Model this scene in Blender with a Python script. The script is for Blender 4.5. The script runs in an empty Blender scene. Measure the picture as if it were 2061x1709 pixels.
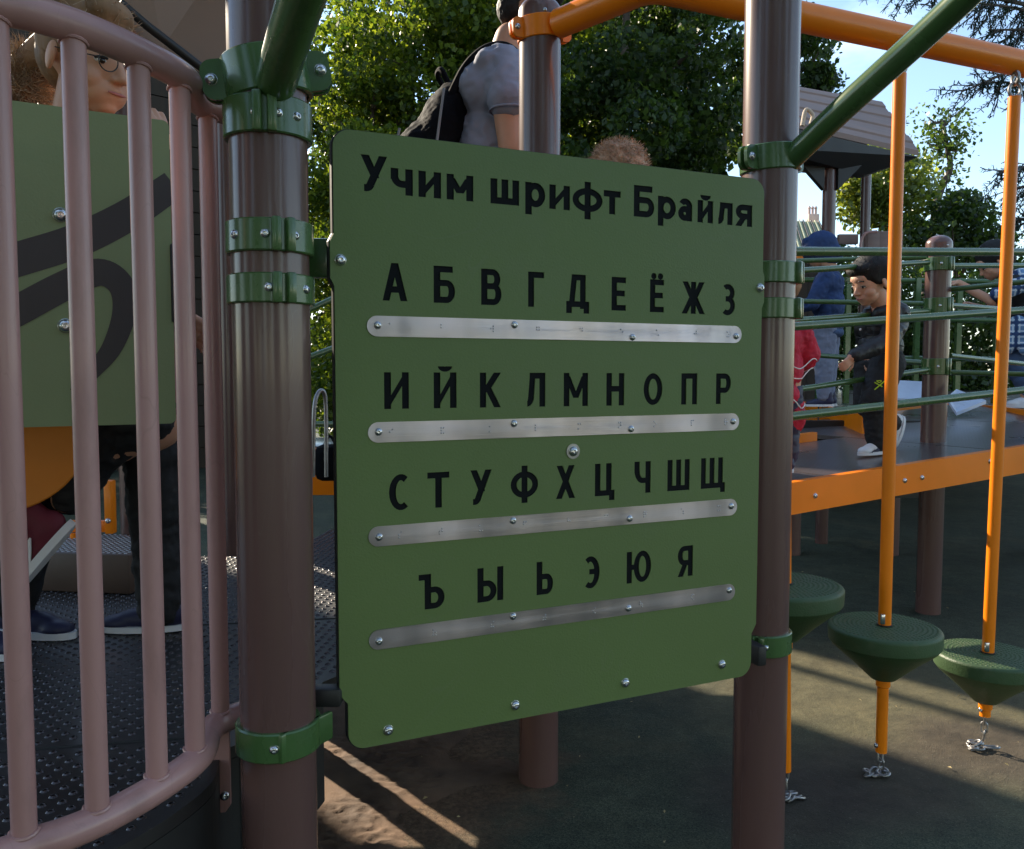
import bpy, bmesh, math, random
import numpy as np
from mathutils import Vector, Matrix, Euler, noise
R = math.radians
random.seed(7); np.random.seed(7)
sc = bpy.context.scene
COL = sc.collection
# ------------------------------------------------------------------ camera
F = 1700.0; W0, H0 = 2061.0, 1709.0; PITCH = R(3.52); EYE = Vector((0, 0, 1.15))
cam = bpy.data.objects.new('camera', bpy.data.cameras.new('camera')); COL.objects.link(cam)
cam.data.sensor_width = 36; cam.data.lens = 36 * F / W0
cam.data.clip_start = 0.05; cam.data.clip_end = 3000
cam.location = EYE; cam.rotation_euler = (R(90) - PITCH, 0, 0)
sc.camera = cam
# ------------------------------------------------------------------ light
SUN_AZ = R(42)      # left of the view direction (+Y)
SUN_EL = R(27)
S = Vector((-math.sin(SUN_AZ) * math.cos(SUN_EL), math.cos(SUN_AZ) * math.cos(SUN_EL), math.sin(SUN_EL)))
world = bpy.data.worlds.new('World'); sc.world = world; world.use_nodes = True
wn = world.node_tree.nodes; wl = world.node_tree.links
bg = wn['Background']; bg.inputs[1].default_value = 0.135
sky = wn.new('ShaderNodeTexSky'); sky.sky_type = 'NISHITA'; sky.sun_disc = False
sky.sun_elevation = SUN_EL; sky.sun_rotation = -SUN_AZ
sky.air_density = 1.0; sky.dust_density = 0.1; sky.ozone_density = 1.0
tc = wn.new('ShaderNodeTexCoord'); mp = wn.new('ShaderNodeMapping'); mp.inputs['Scale'].default_value = (1, 1, 2.6); mp.inputs['Location'].default_value = (.35, .1, .2)
cn = wn.new('ShaderNodeTexNoise'); cn.inputs['Scale'].default_value = 3.2; cn.inputs['Detail'].default_value = 9; cn.inputs['Roughness'].default_value = .55
cr = wn.new('ShaderNodeValToRGB'); cr.color_ramp.elements[0].position = .50; cr.color_ramp.elements[1].position = .74
cr.color_ramp.elements[1].color = (.85, .85, .85, 1)
cm = wn.new('ShaderNodeMixRGB'); cm.inputs[2].default_value = (5.4, 6.9, 7.6, 1)
wl.new(tc.outputs['Generated'], mp.inputs[0]); wl.new(mp.outputs[0], cn.inputs['Vector']); wl.new(cn.outputs[0], cr.inputs[0])
wl.new(cr.outputs[0], cm.inputs[0]); wl.new(sky.outputs[0], cm.inputs[1]); wl.new(cm.outputs[0], bg.inputs[0])
sun = bpy.data.objects.new('sun', bpy.data.lights.new('sun', 'SUN')); COL.objects.link(sun)
sun.data.energy = 5.0; sun.data.angle = R(.5); sun.data.color = (1, .87, .68)
sun.rotation_euler = S.to_track_quat('Z', 'Y').to_euler()
sc.view_settings.view_transform = 'Standard'; sc.view_settings.look = 'None'
sc.view_settings.exposure = 1.12; sc.view_settings.gamma = 1; sc.view_settings.use_curve_mapping = False

# ------------------------------------------------------------------ helpers
FW = Vector((0, math.cos(PITCH), -math.sin(PITCH))); UP = Vector((0, math.sin(PITCH), math.cos(PITCH)))
def ray(px, py):
    return FW + Vector((1, 0, 0)) * ((px - W0 / 2) / F) + UP * ((H0 / 2 - py) / F)
def at(px, py, d):
    r = ray(px, py); return EYE + r * (d / r.y)
def on_plane(px, py, p0, n):
    r = ray(px, py); return EYE + r * ((p0 - EYE).dot(n) / r.dot(n))

def mat(name, col, rough=.5, metal=0, var=.12, vscale=8, bump=0, bscale=60, coat=0, trans=0, col2=None, stretch=None, spec=.5, sss=0):
    m = bpy.data.materials.new(name); m.use_nodes = True
    nt = m.node_tree; N = nt.nodes; L = nt.links; b = N['Principled BSDF']
    t = N.new('ShaderNodeTexCoord'); mpn = N.new('ShaderNodeMapping'); L.new(t.outputs['Object'], mpn.inputs[0])
    if stretch: mpn.inputs['Scale'].default_value = stretch
    n = N.new('ShaderNodeTexNoise'); n.inputs['Scale'].default_value = vscale; n.inputs['Detail'].default_value = 6
    L.new(mpn.outputs[0], n.inputs['Vector'])
    r = N.new('ShaderNodeValToRGB'); c = Vector(col)
    a = c * (1 - var); z = Vector(col2) if col2 else c * (1 + var)
    r.color_ramp.elements[0].position = .3; r.color_ramp.elements[1].position = .7
    r.color_ramp.elements[0].color = (*a, 1); r.color_ramp.elements[1].color = (*z, 1)
    L.new(n.outputs[0], r.inputs[0]); L.new(r.outputs[0], b.inputs['Base Color'])
    mr = N.new('ShaderNodeMapRange'); mr.inputs['To Min'].default_value = max(.02, rough * .8); mr.inputs['To Max'].default_value = min(1, rough * 1.25)
    L.new(n.outputs[0], mr.inputs[0]); L.new(mr.outputs[0], b.inputs['Roughness'])
    b.inputs['Metallic'].default_value = metal; b.inputs['Coat Weight'].default_value = coat
    b.inputs['Coat Roughness'].default_value = .12; b.inputs['Specular IOR Level'].default_value = spec
    if sss:
        b.inputs['Subsurface Weight'].default_value = sss; b.inputs['Subsurface Radius'].default_value = (.012, .005, .003)
        b.inputs['Subsurface Scale'].default_value = 1
    if bump:
        n2 = N.new('ShaderNodeTexNoise'); n2.inputs['Scale'].default_value = bscale; n2.inputs['Detail'].default_value = 4
        L.new(mpn.outputs[0], n2.inputs['Vector'])
        bn = N.new('ShaderNodeBump'); bn.inputs['Strength'].default_value = bump; bn.inputs['Distance'].default_value = .004
        L.new(n2.outputs[0], bn.inputs['Height']); L.new(bn.outputs[0], b.inputs['Normal'])
    return m

M = {}
M['post'] = mat('brown_enamel', (.125, .064, .056), .27, .0, .10, 5, .06, 30, coat=.3, stretch=(1, 1, .12))
M['rail'] = mat('mauve_brown_enamel', (.44, .235, .215), .38, 0, .08, 9, .05, 60, coat=.25, stretch=(1, 1, .3))
M['green'] = mat('green_enamel', (.056, .122, .034), .26, 0, .12, 10, .02, 30, coat=.4)
M['board'] = mat('green_polyethylene', (.120, .176, .049), .55, 0, .05, 3, .10, 260)
def wear(m, sc_=1.0, dust=(.30, .29, .24), amt=.35, axis=(1, 1, 1)):
    N = m.node_tree.nodes; L = m.node_tree.links; b = N['Principled BSDF']; src = b.inputs['Base Color'].links[0].from_socket
    t = N.new('ShaderNodeTexCoord'); mp_ = N.new('ShaderNodeMapping'); mp_.inputs['Scale'].default_value = axis; L.new(t.outputs['Object'], mp_.inputs[0])
    n = N.new('ShaderNodeTexNoise'); n.inputs['Scale'].default_value = 3.5 * sc_; n.inputs['Detail'].default_value = 9; n.inputs['Roughness'].default_value = .68; L.new(mp_.outputs[0], n.inputs['Vector'])
    r = N.new('ShaderNodeValToRGB'); r.color_ramp.elements[0].position = .52; r.color_ramp.elements[1].position = .78; r.color_ramp.elements[1].color = (amt, amt, amt, 1); L.new(n.outputs[0], r.inputs[0])
    n2 = N.new('ShaderNodeTexNoise'); n2.inputs['Scale'].default_value = 2.2 * sc_; n2.inputs['Detail'].default_value = 2; n2.inputs['Distortion'].default_value = 2.5; L.new(mp_.outputs[0], n2.inputs['Vector'])
    r2 = N.new('ShaderNodeValToRGB'); e = r2.color_ramp.elements; e[0].position = .497; e[1].position = .503; e[0].color = (0, 0, 0, 1); e[1].color = (0, 0, 0, 1); k = r2.color_ramp.elements.new(.5); k.color = (.14, .14, .14, 1); L.new(n2.outputs[0], r2.inputs[0])
    ad = N.new('ShaderNodeMath'); ad.operation = 'MAXIMUM'; L.new(r.outputs[0], ad.inputs[0]); L.new(r2.outputs[0], ad.inputs[1])
    mx = N.new('ShaderNodeMixRGB'); mx.inputs[2].default_value = (*dust, 1); L.new(ad.outputs[0], mx.inputs[0]); L.new(src, mx.inputs[1]); L.new(mx.outputs[0], b.inputs['Base Color'])
M['core'] = mat('black_core', (.009, .010, .012), .5)
M['inlay'] = mat('black_inlay', (.005, .006, .007), .8, spec=.2)
M['orange'] = mat('orange_enamel', (.95, .235, .003), .34, 0, .06, 6, .04, 40, coat=.15, spec=.35)
M['steel'] = mat('steel', (.62, .62, .64), .22, 1, .05, 20)
M['galv'] = mat('galvanised_steel', (.35, .34, .34), .4, 1, .15, 60)
M['deckm'] = mat('coated_deck', (.017, .014, .014), .5, 0, .25, 4, .10, 90, coat=.15)
M['deckhole'] = mat('deck_hole_dark', (.012, .012, .012), .7)
M['rampm'] = mat('ramp_deck', (.075, .06, .058), .3, 0, .2, 4, .10, 90, coat=.2)
M['podg'] = mat('pod_rubber', (.036, .078, .026), .5, 0, .15, 8, .3, 240)
M['dark'] = mat('dark_plastic', (.02, .019, .019), .5)
M['roofb'] = mat('brown_roof_plastic', (.21, .125, .075), .6, 0, .1, 2, .08, 30)
M['roofp'] = mat('brown_plank', (.25, .16, .13), .6, 0, .18, 3, .2, 20, stretch=(.2, 4, 4))
M['wood'] = mat('brown_timber', (.045, .030, .020), .8, 0, .25, 3, .3, 20, stretch=(6, 6, .3))
M['skin'] = mat('skin', (.58, .30, .19), .5, 0, .06, 20, .05, 200, sss=.15)
M['skin2'] = mat('skin_tan', (.62, .34, .23), .5, 0, .06, 20, .05, 200, sss=.15)
M['lip'] = mat('lip', (.45, .16, .14), .4)
M['eyew'] = mat('eye_white', (.7, .68, .66), .2)
M['iris'] = mat('iris', (.02, .012, .008), .1)
M['hairblk'] = mat('black_hair', (.007, .006, .006), .7, 0, .3, 30, .5, 150, stretch=(1, 1, .15))
M['hairbr'] = mat('brown_hair', (.27, .155, .085), .6, 0, .4, 25, .5, 150, spec=.25, stretch=(1, 1, .1))
M['hairbl'] = mat('blond_hair', (.45, .31, .20), .55, 0, .35, 35, .8, 120)
M['black_cloth'] = mat('black_cloth', (.013, .013, .015), .75, 0, .3, 12, .6, 35)
M['black_puff'] = mat('black_padded_nylon', (.012, .012, .016), .42, 0, .3, 12, .5, 30)
M['blue_cloth'] = mat('navy_cloth', (.018, .045, .14), .8, 0, .25, 10, .5, 40)
M['denim'] = mat('denim', (.05, .085, .17), .85, 0, .3, 14, .5, 60)
M['greyblue'] = mat('grey_blue_cloth', (.19, .21, .29), .85, 0, .18, 16, .5, 60)
M['tshirt'] = mat('grey_tshirt', (.27, .285, .37), .85, 0, .08, 14, .35, 30)
M['red_cloth'] = mat('crimson_cloth', (.50, .012, .045), .7, 0, .15, 12, .5, 30)
M['maroon'] = mat('maroon_cloth', (.16, .018, .035), .7, 0, .2, 12, .4, 30)
M['pink'] = mat('pink_cloth', (.42, .14, .15), .8, 0, .2, 12, .4, 30)
M['white'] = mat('white_shoe', (.72, .72, .75), .5, 0, .04)
M['whiteline'] = mat('white_piping', (.8, .78, .78), .6)
M['neon'] = mat('neon_yellow_print', (.55, .75, .03), .5)
M['navy'] = mat('navy_trim', (.02, .02, .06), .5)
M['bag'] = mat('backpack_fabric', (.008, .008, .010), .75, 0, .3, 20, .25, 60, spec=.06)
M['stud'] = mat('worn_metal_stud', (.075, .065, .065), .2, .7, .2, 40)
M['strapg'] = mat('grey_reflective_tape', (.25, .25, .26), .5)
M['bark'] = mat('bark', (.09, .065, .05), .9, 0, .35, 8, 1, 20, stretch=(1, 1, .2))
M['slide'] = mat('pale_blue_plastic', (.5, .56, .70), .3, 0, .06)
M['houseroof'] = mat('olive_metal_roof', (.42, .42, .24), .45, 0, .1, 2)
M['housewall'] = mat('plaster', (.5, .45, .36), .8, 0, .1, 2)
M['chim'] = mat('pale_brick', (.62, .42, .34), .85, 0, .15, 6)
M['debris'] = mat('dry_leaf', (.42, .33, .16), .8, 0, .4, 30)
wear(M['board'], 1.2, (.16, .17, .11), .22)
wear(M['post'], 2.0, (.20, .15, .12), .20, (1, 1, .25))
wear(M['rail'], 3.0, (.12, .07, .06), .45, (1, 1, .3))
wear(M['green'], 4.0, (.12, .14, .09), .25)
wear(M['podg'], 5.0, (.13, .12, .08), .4)
M['plaid'] = None

def plaid():
    m = bpy.data.materials.new('blue_plaid'); m.use_nodes = True; N = m.node_tree.nodes; L = m.node_tree.links; b = N['Principled BSDF']
    t = N.new('ShaderNodeTexCoord'); prev = None
    base = N.new('ShaderNodeRGB'); base.outputs[0].default_value = (.13, .24, .42, 1); prev = base.outputs[0]
    for d, sclv, c in (('X', 9, (.55, .62, .7, 1)), ('Z', 9, (.55, .62, .7, 1)), ('X', 4.5, (.02, .05, .14, 1)), ('Z', 4.5, (.02, .05, .14, 1))):
        w = N.new('ShaderNodeTexWave'); w.bands_direction = d; w.inputs['Scale'].default_value = sclv
        r = N.new('ShaderNodeValToRGB'); r.color_ramp.elements[0].position = .82; r.color_ramp.elements[1].position = .9
        L.new(t.outputs['Object'], w.inputs['Vector']); L.new(w.outputs[0], r.inputs[0])
        mx = N.new('ShaderNodeMixRGB'); mx.inputs[2].default_value = c; L.new(r.outputs[0], mx.inputs[0]); L.new(prev, mx.inputs[1]); prev = mx.outputs[0]
    L.new(prev, b.inputs['Base Color']); b.inputs['Roughness'].default_value = .8
    return m
M['plaid'] = plaid()

def leafmat(name, c1, c2, trans=.5):
    m = bpy.data.materials.new(name); m.use_nodes = True; N = m.node_tree.nodes; L = m.node_tree.links
    b = N['Principled BSDF']; out = N['Material Output']
    g = N.new('ShaderNodeNewGeometry'); r = N.new('ShaderNodeValToRGB')
    r.color_ramp.elements[0].color = (*c1, 1); r.color_ramp.elements[1].color = (*c2, 1)
    L.new(g.outputs['Random Per Island'], r.inputs[0]); L.new(r.outputs[0], b.inputs['Base Color']); b.inputs['Roughness'].default_value = .42
    tr = N.new('ShaderNodeBsdfTranslucent'); mu = N.new('ShaderNodeMixRGB'); mu.blend_type = 'MULTIPLY'; mu.inputs[0].default_value = 1
    mu.inputs[2].default_value = (1.9, 1.75, .7, 1); L.new(r.outputs[0], mu.inputs[1]); L.new(mu.outputs[0], tr.inputs[0])
    ms = N.new('ShaderNodeMixShader'); ms.inputs[0].default_value = trans
    L.new(b.outputs[0], ms.inputs[1]); L.new(tr.outputs[0], ms.inputs[2]); L.new(ms.outputs[0], out.inputs[0])
    return m
M['leaf'] = leafmat('maple_leaf', (.024, .060, .010), (.18, .235, .030), .54)
M['leafd'] = leafmat('dark_leaf', (.014, .036, .010), (.07, .115, .028), .5)
M['leafy'] = leafmat('yellow_green_leaf', (.09, .13, .03), (.20, .24, .06), .5)
M['needle'] = leafmat('spruce_needle', (.010, .026, .022), (.03, .06, .045), .15)

def link(name, me, parent=None, m=None):
    o = bpy.data.objects.new(name, me); COL.objects.link(o)
    if m is not None and not me.materials: me.materials.append(m)
    if parent is not None: o.parent = parent
    return o
def tag(o, label=None, cat=None, group=None, kind=None):
    if label: o['label'] = label
    if cat: o['category'] = cat
    if group: o['group'] = group
    if kind: o['kind'] = kind
    return o
def thing(name, label, cat, loc=(0, 0, 0), rz=0, group=None):
    o = bpy.data.objects.new(name, None); COL.objects.link(o); o.empty_display_size = .1
    o.location = loc; o.rotation_euler = (0, 0, rz); return tag(o, label, cat, group)
def copy_tree(o, parent=None):
    c = o.copy(); COL.objects.link(c)
    if parent: c.parent = parent
    for ch in list(o.children): copy_tree(ch, c)
    return c

class G:
    def __init__(s): s.v = []; s.f = []
    def add(s, vs, fs, T=None):
        k = len(s.v); s.v += [(T @ Vector(v)) if T else Vector(v) for v in vs]; s.f += [tuple(i + k for i in f) for f in fs]; return s
    def box(s, c, d, T=None, bev=0):
        x, y, z = d[0] / 2, d[1] / 2, d[2] / 2; c = Vector(c)
        if bev <= 0:
            vs = [c + Vector((i * x, j * y, k * z)) for i in (-1, 1) for j in (-1, 1) for k in (-1, 1)]
            return s.add(vs, [(0, 1, 3, 2), (4, 6, 7, 5), (0, 4, 5, 1), (2, 3, 7, 6), (0, 2, 6, 4), (1, 5, 7, 3)], T)
        bm = bmesh.new(); bmesh.ops.create_cube(bm, size=1)
        for v in bm.verts: v.co = Vector((v.co.x * 2 * x, v.co.y * 2 * y, v.co.z * 2 * z)) + c
        bmesh.ops.bevel(bm, geom=bm.edges[:], offset=bev, segments=2, profile=.5, affect='EDGES')
        bm.verts.index_update(); s.add([v.co.copy() for v in bm.verts], [tuple(v.index for v in f.verts) for f in bm.faces], T); bm.free(); return s
    def tube(s, pts, r, n=16, caps=True, T=None):
        pts = [Vector(p) for p in pts]; rs = r if isinstance(r, (list, tuple)) else [r] * len(pts)
        d0 = (pts[1] - pts[0]).normalized(); a = Vector((0, 0, 1)) if abs(d0.z) < .9 else Vector((1, 0, 0))
        u = d0.cross(a).normalized(); vs = []; fs = []
        for i, p in enumerate(pts):
            if i == 0: d = pts[1] - pts[0]
            elif i == len(pts) - 1: d = pts[-1] - pts[-2]
            else: d = (pts[i + 1] - p).normalized() + (p - pts[i - 1]).normalized()
            d.normalize(); u = (u - d * u.dot(d)).normalized(); w = d.cross(u)
            for k in range(n):
                t = 2 * math.pi * k / n; vs.append(p + (u * math.cos(t) + w * math.sin(t)) * rs[i])
        for i in range(len(pts) - 1):
            for k in range(n):
                a_, b_ = i * n + k, i * n + (k + 1) % n; fs.append((a_, b_, b_ + n, a_ + n))
        if caps: fs.append(tuple(range(n))[::-1]); fs.append(tuple(range((len(pts) - 1) * n, len(pts) * n)))
        return s.add(vs, fs, T)
    def lathe(s, prof, n=32, T=None, caps=True):
        vs = []; fs = []
        for (r, z) in prof:
            for k in range(n):
                t = 2 * math.pi * k / n; vs.append((r * math.cos(t), r * math.sin(t), z))
        for i in range(len(prof) - 1):
            for k in range(n):
                a_, b_ = i * n + k, i * n + (k + 1) % n; fs.append((a_, b_, b_ + n, a_ + n))
        if caps: fs.append(tuple(range(n))[::-1]); fs.append(tuple(range((len(prof) - 1) * n, len(prof) * n)))
        return s.add(vs, fs, T)
    def prism(s, poly, z0, z1, T=None):
        n = len(poly); vs = [(x, y, z0) for x, y in poly] + [(x, y, z1) for x, y in poly]
        fs = [tuple(range(n))[::-1], tuple(range(n, 2 * n))] + [(i, (i + 1) % n, (i + 1) % n + n, i + n) for i in range(n)]
        return s.add(vs, fs, T)
    def me(s, name, m=None, smooth=True, ang=35):
        me = bpy.data.meshes.new(name); me.from_pydata([tuple(v) for v in s.v], [], s.f); me.update()
        if m is not None: me.materials.append(m)
        if smooth:
            me.polygons.foreach_set('use_smooth', [True] * len(me.polygons))
            try: me.set_sharp_from_angle(angle=R(ang))
            except Exception: pass
        return me
    def obj(s, name, m, parent=None, smooth=True, ang=35):
        return link(name, s.me(name, m, smooth, ang), parent)

def curve_pts(ps, n=8):      # catmull-rom
    ps = [Vector(p) for p in ps]; q = [ps[0] * 2 - ps[1]] + ps + [ps[-1] * 2 - ps[-2]]; out = []
    for i in range(1, len(q) - 2):
        for k in range(n):
            t = k / n; a, b, c, d = q[i - 1], q[i], q[i + 1], q[i + 2]
            out.append(.5 * ((2 * b) + (c - a) * t + (2 * a - 5 * b + 4 * c - d) * t * t + (3 * b - a - 3 * c + d) * t ** 3))
    out.append(ps[-1]); return out
def frame(o, x, y):   # matrix with origin o, x axis, approx y axis
    x = x.normalized(); z = x.cross(y).normalized(); y = z.cross(x)
    return Matrix(((x.x, y.x, z.x, o.x), (x.y, y.y, z.y, o.y), (x.z, y.z, z.z, o.z), (0, 0, 0, 1)))
def zframe(o, d, roll=0):
    return Matrix.Translation(o) @ d.to_track_quat('Z', 'Y').to_matrix().to_4x4() @ Matrix.Rotation(roll, 4, 'Z')

BOLT = {}
def bolt_mesh(r):
    k = round(r, 5)
    if k not in BOLT:
        BOLT[k] = G().lathe([(r * 1.05, 0), (r * 1.05, r * .12), (r, r * .14), (r * .93, r * .4), (r * .7, r * .68), (r * .42, r * .78), (r * .36, r * .78), (r * .34, r * .35), (.0001, r * .33)], 16, caps=False).me('bolt', M['steel'], ang=50)
    return BOLT[k]
def bolt(p, n, r, parent, name='bolt'):
    o = link(name, bolt_mesh(r), parent); q = n.to_track_quat('Z', 'Y')
    o.matrix_local = (parent_inv(parent)) @ (Matrix.Translation(p) @ q.to_matrix().to_4x4()); return o
def world_of(o):
    m = o.matrix_basis.copy()
    if o.parent: return world_of(o.parent) @ m
    return m
def parent_inv(o): return world_of(o).inverted()

# ------------------------------------------------------------------ sky / ground
def ground():
    m = bpy.data.materials.new('green_rubber_ground'); m.use_nodes = True; N = m.node_tree.nodes; L = m.node_tree.links; b = N['Principled BSDF']
    t = N.new('ShaderNodeTexCoord')
    def nz(s, d=5, r=.5):
        n = N.new('ShaderNodeTexNoise'); n.inputs['Scale'].default_value = s; n.inputs['Detail'].default_value = d; n.inputs['Roughness'].default_value = r
        L.new(t.outputs['Object'], n.inputs['Vector']); return n
    def ramp(src, p0, c0, p1, c1):
        r = N.new('ShaderNodeValToRGB'); r.color_ramp.elements[0].position = p0; r.color_ramp.elements[1].position = p1
        r.color_ramp.elements[0].color = (*c0, 1); r.color_ramp.elements[1].color = (*c1, 1); L.new(src, r.inputs[0]); return r
    def mix(f, a, b_, mode='MIX'):
        x = N.new('ShaderNodeMixRGB'); x.blend_type = mode
        if isinstance(f, float): x.inputs[0].default_value = f
        else: L.new(f, x.inputs[0])
        L.new(a, x.inputs[1]); L.new(b_, x.inputs[2]); return x
    v = N.new('ShaderNodeTexVoronoi'); v.inputs['Scale'].default_value = 330; L.new(t.outputs['Object'], v.inputs['Vector'])
    gran = ramp(v.outputs['Color'], .1, (.020, .030, .024), .9, (.085, .100, .070))
    big = nz(1.3, 6); bigr = ramp(big.outputs[0], .35, (.75, .75, .75), .7, (1.25, 1.2, 1.1)); c = mix(1.0, gran.outputs[0], bigr.outputs[0], 'MULTIPLY')
    # dusty tan tint where feet drag sand
    dn = nz(2.2, 8, .65); dr = ramp(dn.outputs[0], .52, (0, 0, 0), .80, (.45, .45, .45))
    tan = ramp(nz(300, 2).outputs[0], .3, (.09, .075, .04), .7, (.20, .165, .09)); c = mix(dr.outputs[0], c.outputs[0], tan.outputs[0])
    # tan dust tone painted along the sunlit strip to brighten the lit band
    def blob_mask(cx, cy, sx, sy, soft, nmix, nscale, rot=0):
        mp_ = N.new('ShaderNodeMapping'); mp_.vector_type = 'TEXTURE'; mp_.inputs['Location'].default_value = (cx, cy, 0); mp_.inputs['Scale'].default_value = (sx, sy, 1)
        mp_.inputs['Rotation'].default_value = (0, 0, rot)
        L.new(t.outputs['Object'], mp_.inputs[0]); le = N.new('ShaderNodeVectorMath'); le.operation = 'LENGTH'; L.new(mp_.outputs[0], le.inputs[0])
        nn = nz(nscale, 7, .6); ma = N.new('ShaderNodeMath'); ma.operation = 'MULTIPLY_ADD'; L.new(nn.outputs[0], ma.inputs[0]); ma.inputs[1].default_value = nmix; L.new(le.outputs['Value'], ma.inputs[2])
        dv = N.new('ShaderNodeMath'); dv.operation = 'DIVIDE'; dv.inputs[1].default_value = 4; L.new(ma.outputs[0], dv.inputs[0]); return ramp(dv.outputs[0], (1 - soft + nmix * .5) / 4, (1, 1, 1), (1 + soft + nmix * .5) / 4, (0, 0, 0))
    lit_strip = blob_mask(1.35, 2.85, .85, .55, .45, 1.0, 4, R(-40)); lit_strip_amt = N.new('ShaderNodeMath'); lit_strip_amt.operation = 'MULTIPLY'; lit_strip_amt.inputs[1].default_value = .6; L.new(lit_strip.outputs[0], lit_strip_amt.inputs[0]); c = mix(lit_strip_amt.outputs[0], c.outputs[0], tan.outputs[0])
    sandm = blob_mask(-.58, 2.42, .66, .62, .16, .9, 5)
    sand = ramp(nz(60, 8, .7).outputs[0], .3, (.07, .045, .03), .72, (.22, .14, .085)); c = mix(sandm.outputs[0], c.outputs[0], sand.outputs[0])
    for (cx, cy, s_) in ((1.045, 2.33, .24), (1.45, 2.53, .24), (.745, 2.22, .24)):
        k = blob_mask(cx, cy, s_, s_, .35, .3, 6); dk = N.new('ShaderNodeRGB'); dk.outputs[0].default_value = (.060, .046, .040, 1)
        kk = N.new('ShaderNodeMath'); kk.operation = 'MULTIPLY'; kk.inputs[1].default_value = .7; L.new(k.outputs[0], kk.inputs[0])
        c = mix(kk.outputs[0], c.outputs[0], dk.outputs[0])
    spn = nz(140, 2); sp = ramp(spn.outputs[0], .66, (0, 0, 0), .72, (.55, .55, .55)); pale = N.new('ShaderNodeRGB'); pale.outputs[0].default_value = (.20, .20, .15, 1); c = mix(sp.outputs[0], c.outputs[0], pale.outputs[0])
    scn = nz(9, 9, .75); sc2 = ramp(scn.outputs[0], .35, (.72, .72, .72), .68, (1.3, 1.27, 1.2)); c = mix(1.0, c.outputs[0], sc2.outputs[0], 'MULTIPLY')
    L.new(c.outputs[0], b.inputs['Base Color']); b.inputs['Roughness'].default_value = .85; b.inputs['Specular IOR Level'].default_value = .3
    bn = N.new('ShaderNodeBump'); bn.inputs['Strength'].default_value = .55; bn.inputs['Distance'].default_value = .003
    L.new(v.outputs['Distance'], bn.inputs['Height'])
    b2 = N.new('ShaderNodeBump'); b2.inputs['Strength'].default_value = .5; b2.inputs['Distance'].default_value = .01
    L.new(nz(25, 6).outputs[0], b2.inputs['Height']); L.new(bn.outputs[0], b2.inputs['Normal']); L.new(b2.outputs[0], b.inputs['Normal'])
    g = G(); xs = [-900, -60, -6, -2, 0, 2, 6, 60, 900]; k = len(xs)
    g.add([(x, y + 4, 0) for y in xs for x in xs], [(j * k + i, j * k + i + 1, (j + 1) * k + i + 1, (j + 1) * k + i) for j in range(k - 1) for i in range(k - 1)])
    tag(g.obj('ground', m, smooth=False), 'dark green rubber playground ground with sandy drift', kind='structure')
    # raised clods of damp sand: real relief
    n = 190; x0, x1, y0, y1 = -1.15, .15, 1.75, 3.1; vs = []
    for j in range(n):
        for i in range(n):
            x = x0 + (x1 - x0) * i / (n - 1); y = y0 + (y1 - y0) * j / (n - 1)
            e = math.hypot((x + .58) / .60, (y - 2.40) / .62) + .6 * noise.noise(Vector((x * 4, y * 4, 3)))
            a = max(0, min(1, (1.0 - e) * 2.2)); q = Vector((x * 22, y * 34, 1))
            r1 = 1 - abs(noise.noise(q)) * 2.2; r2 = noise.noise(Vector((x * 70, y * 90, 5)))
            patch = max(0, min(1, .5 + 2.5 * noise.noise(Vector((x * 4, y * 5, 9)))))
            vs.append((x, y, -.0031 + a * (.0063 + patch * (.0055 * max(0, r1) + .003 * r2))))
    f = [(j * n + i, j * n + i + 1, (j + 1) * n + i + 1, (j + 1) * n + i) for j in range(n - 1) for i in range(n - 1)]
    sm = mat('damp_sand', (.12, .072, .045), .9, 0, .35, 6, .5, 240, col2=(.23, .14, .085))
    tag(G().add(vs, f).obj('sand', sm, ang=180), 'crumbly brown sand drifted over the rubber under the deck', kind='stuff')
ground()

# ------------------------------------------------------------------ posts and clamps
def ring_mesh(r_in, r_out, h, name='clamp', m=None, dent=0):
    g = G().lathe([(r_in, -h / 2), (r_out - .002, -h / 2), (r_out, -h / 2 + .002), (r_out, h / 2 - .002), (r_out - .002, h / 2), (r_in, h / 2), (r_in, -h / 2)], 48, caps=False)
    return g
def clamp(parent, z, ang, r, h=.046, m=None, bolts=(-.75, -.28, .33), lug=.06):
    """a two-piece band with a pair of lugs meeting at azimuth ang (world radians)"""
    m = m or M['green']; g = ring_mesh(r - .001, r + .007, h)
    for s in (-1, 1):     # the pair of raised lugs with the split between
        a = ang + s * .15; c = Vector((math.cos(a), math.sin(a), 0)) * (r + .009)
        g.box((0, 0, 0), (.014, .013, h * 1.04), Matrix.Translation(c) @ Matrix.Rotation(a, 4, 'Z'), bev=.003)
    o = g.obj('clamp', m, parent); o.location = (0, 0, z)
    for a0 in bolts:
        a = ang + a0; n = Vector((math.cos(a), math.sin(a), 0)); q = link('bolt', bolt_mesh(.0065), o)
        q.matrix_basis = zframe(n * (r + .006), n)
    return o
def corner_(cx, cy, r, a0, n=6): return [(cx + r * math.cos(R(a0 + 90 * i / n)), cy + r * math.sin(R(a0 + 90 * i / n))) for i in range(n + 1)]
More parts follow.
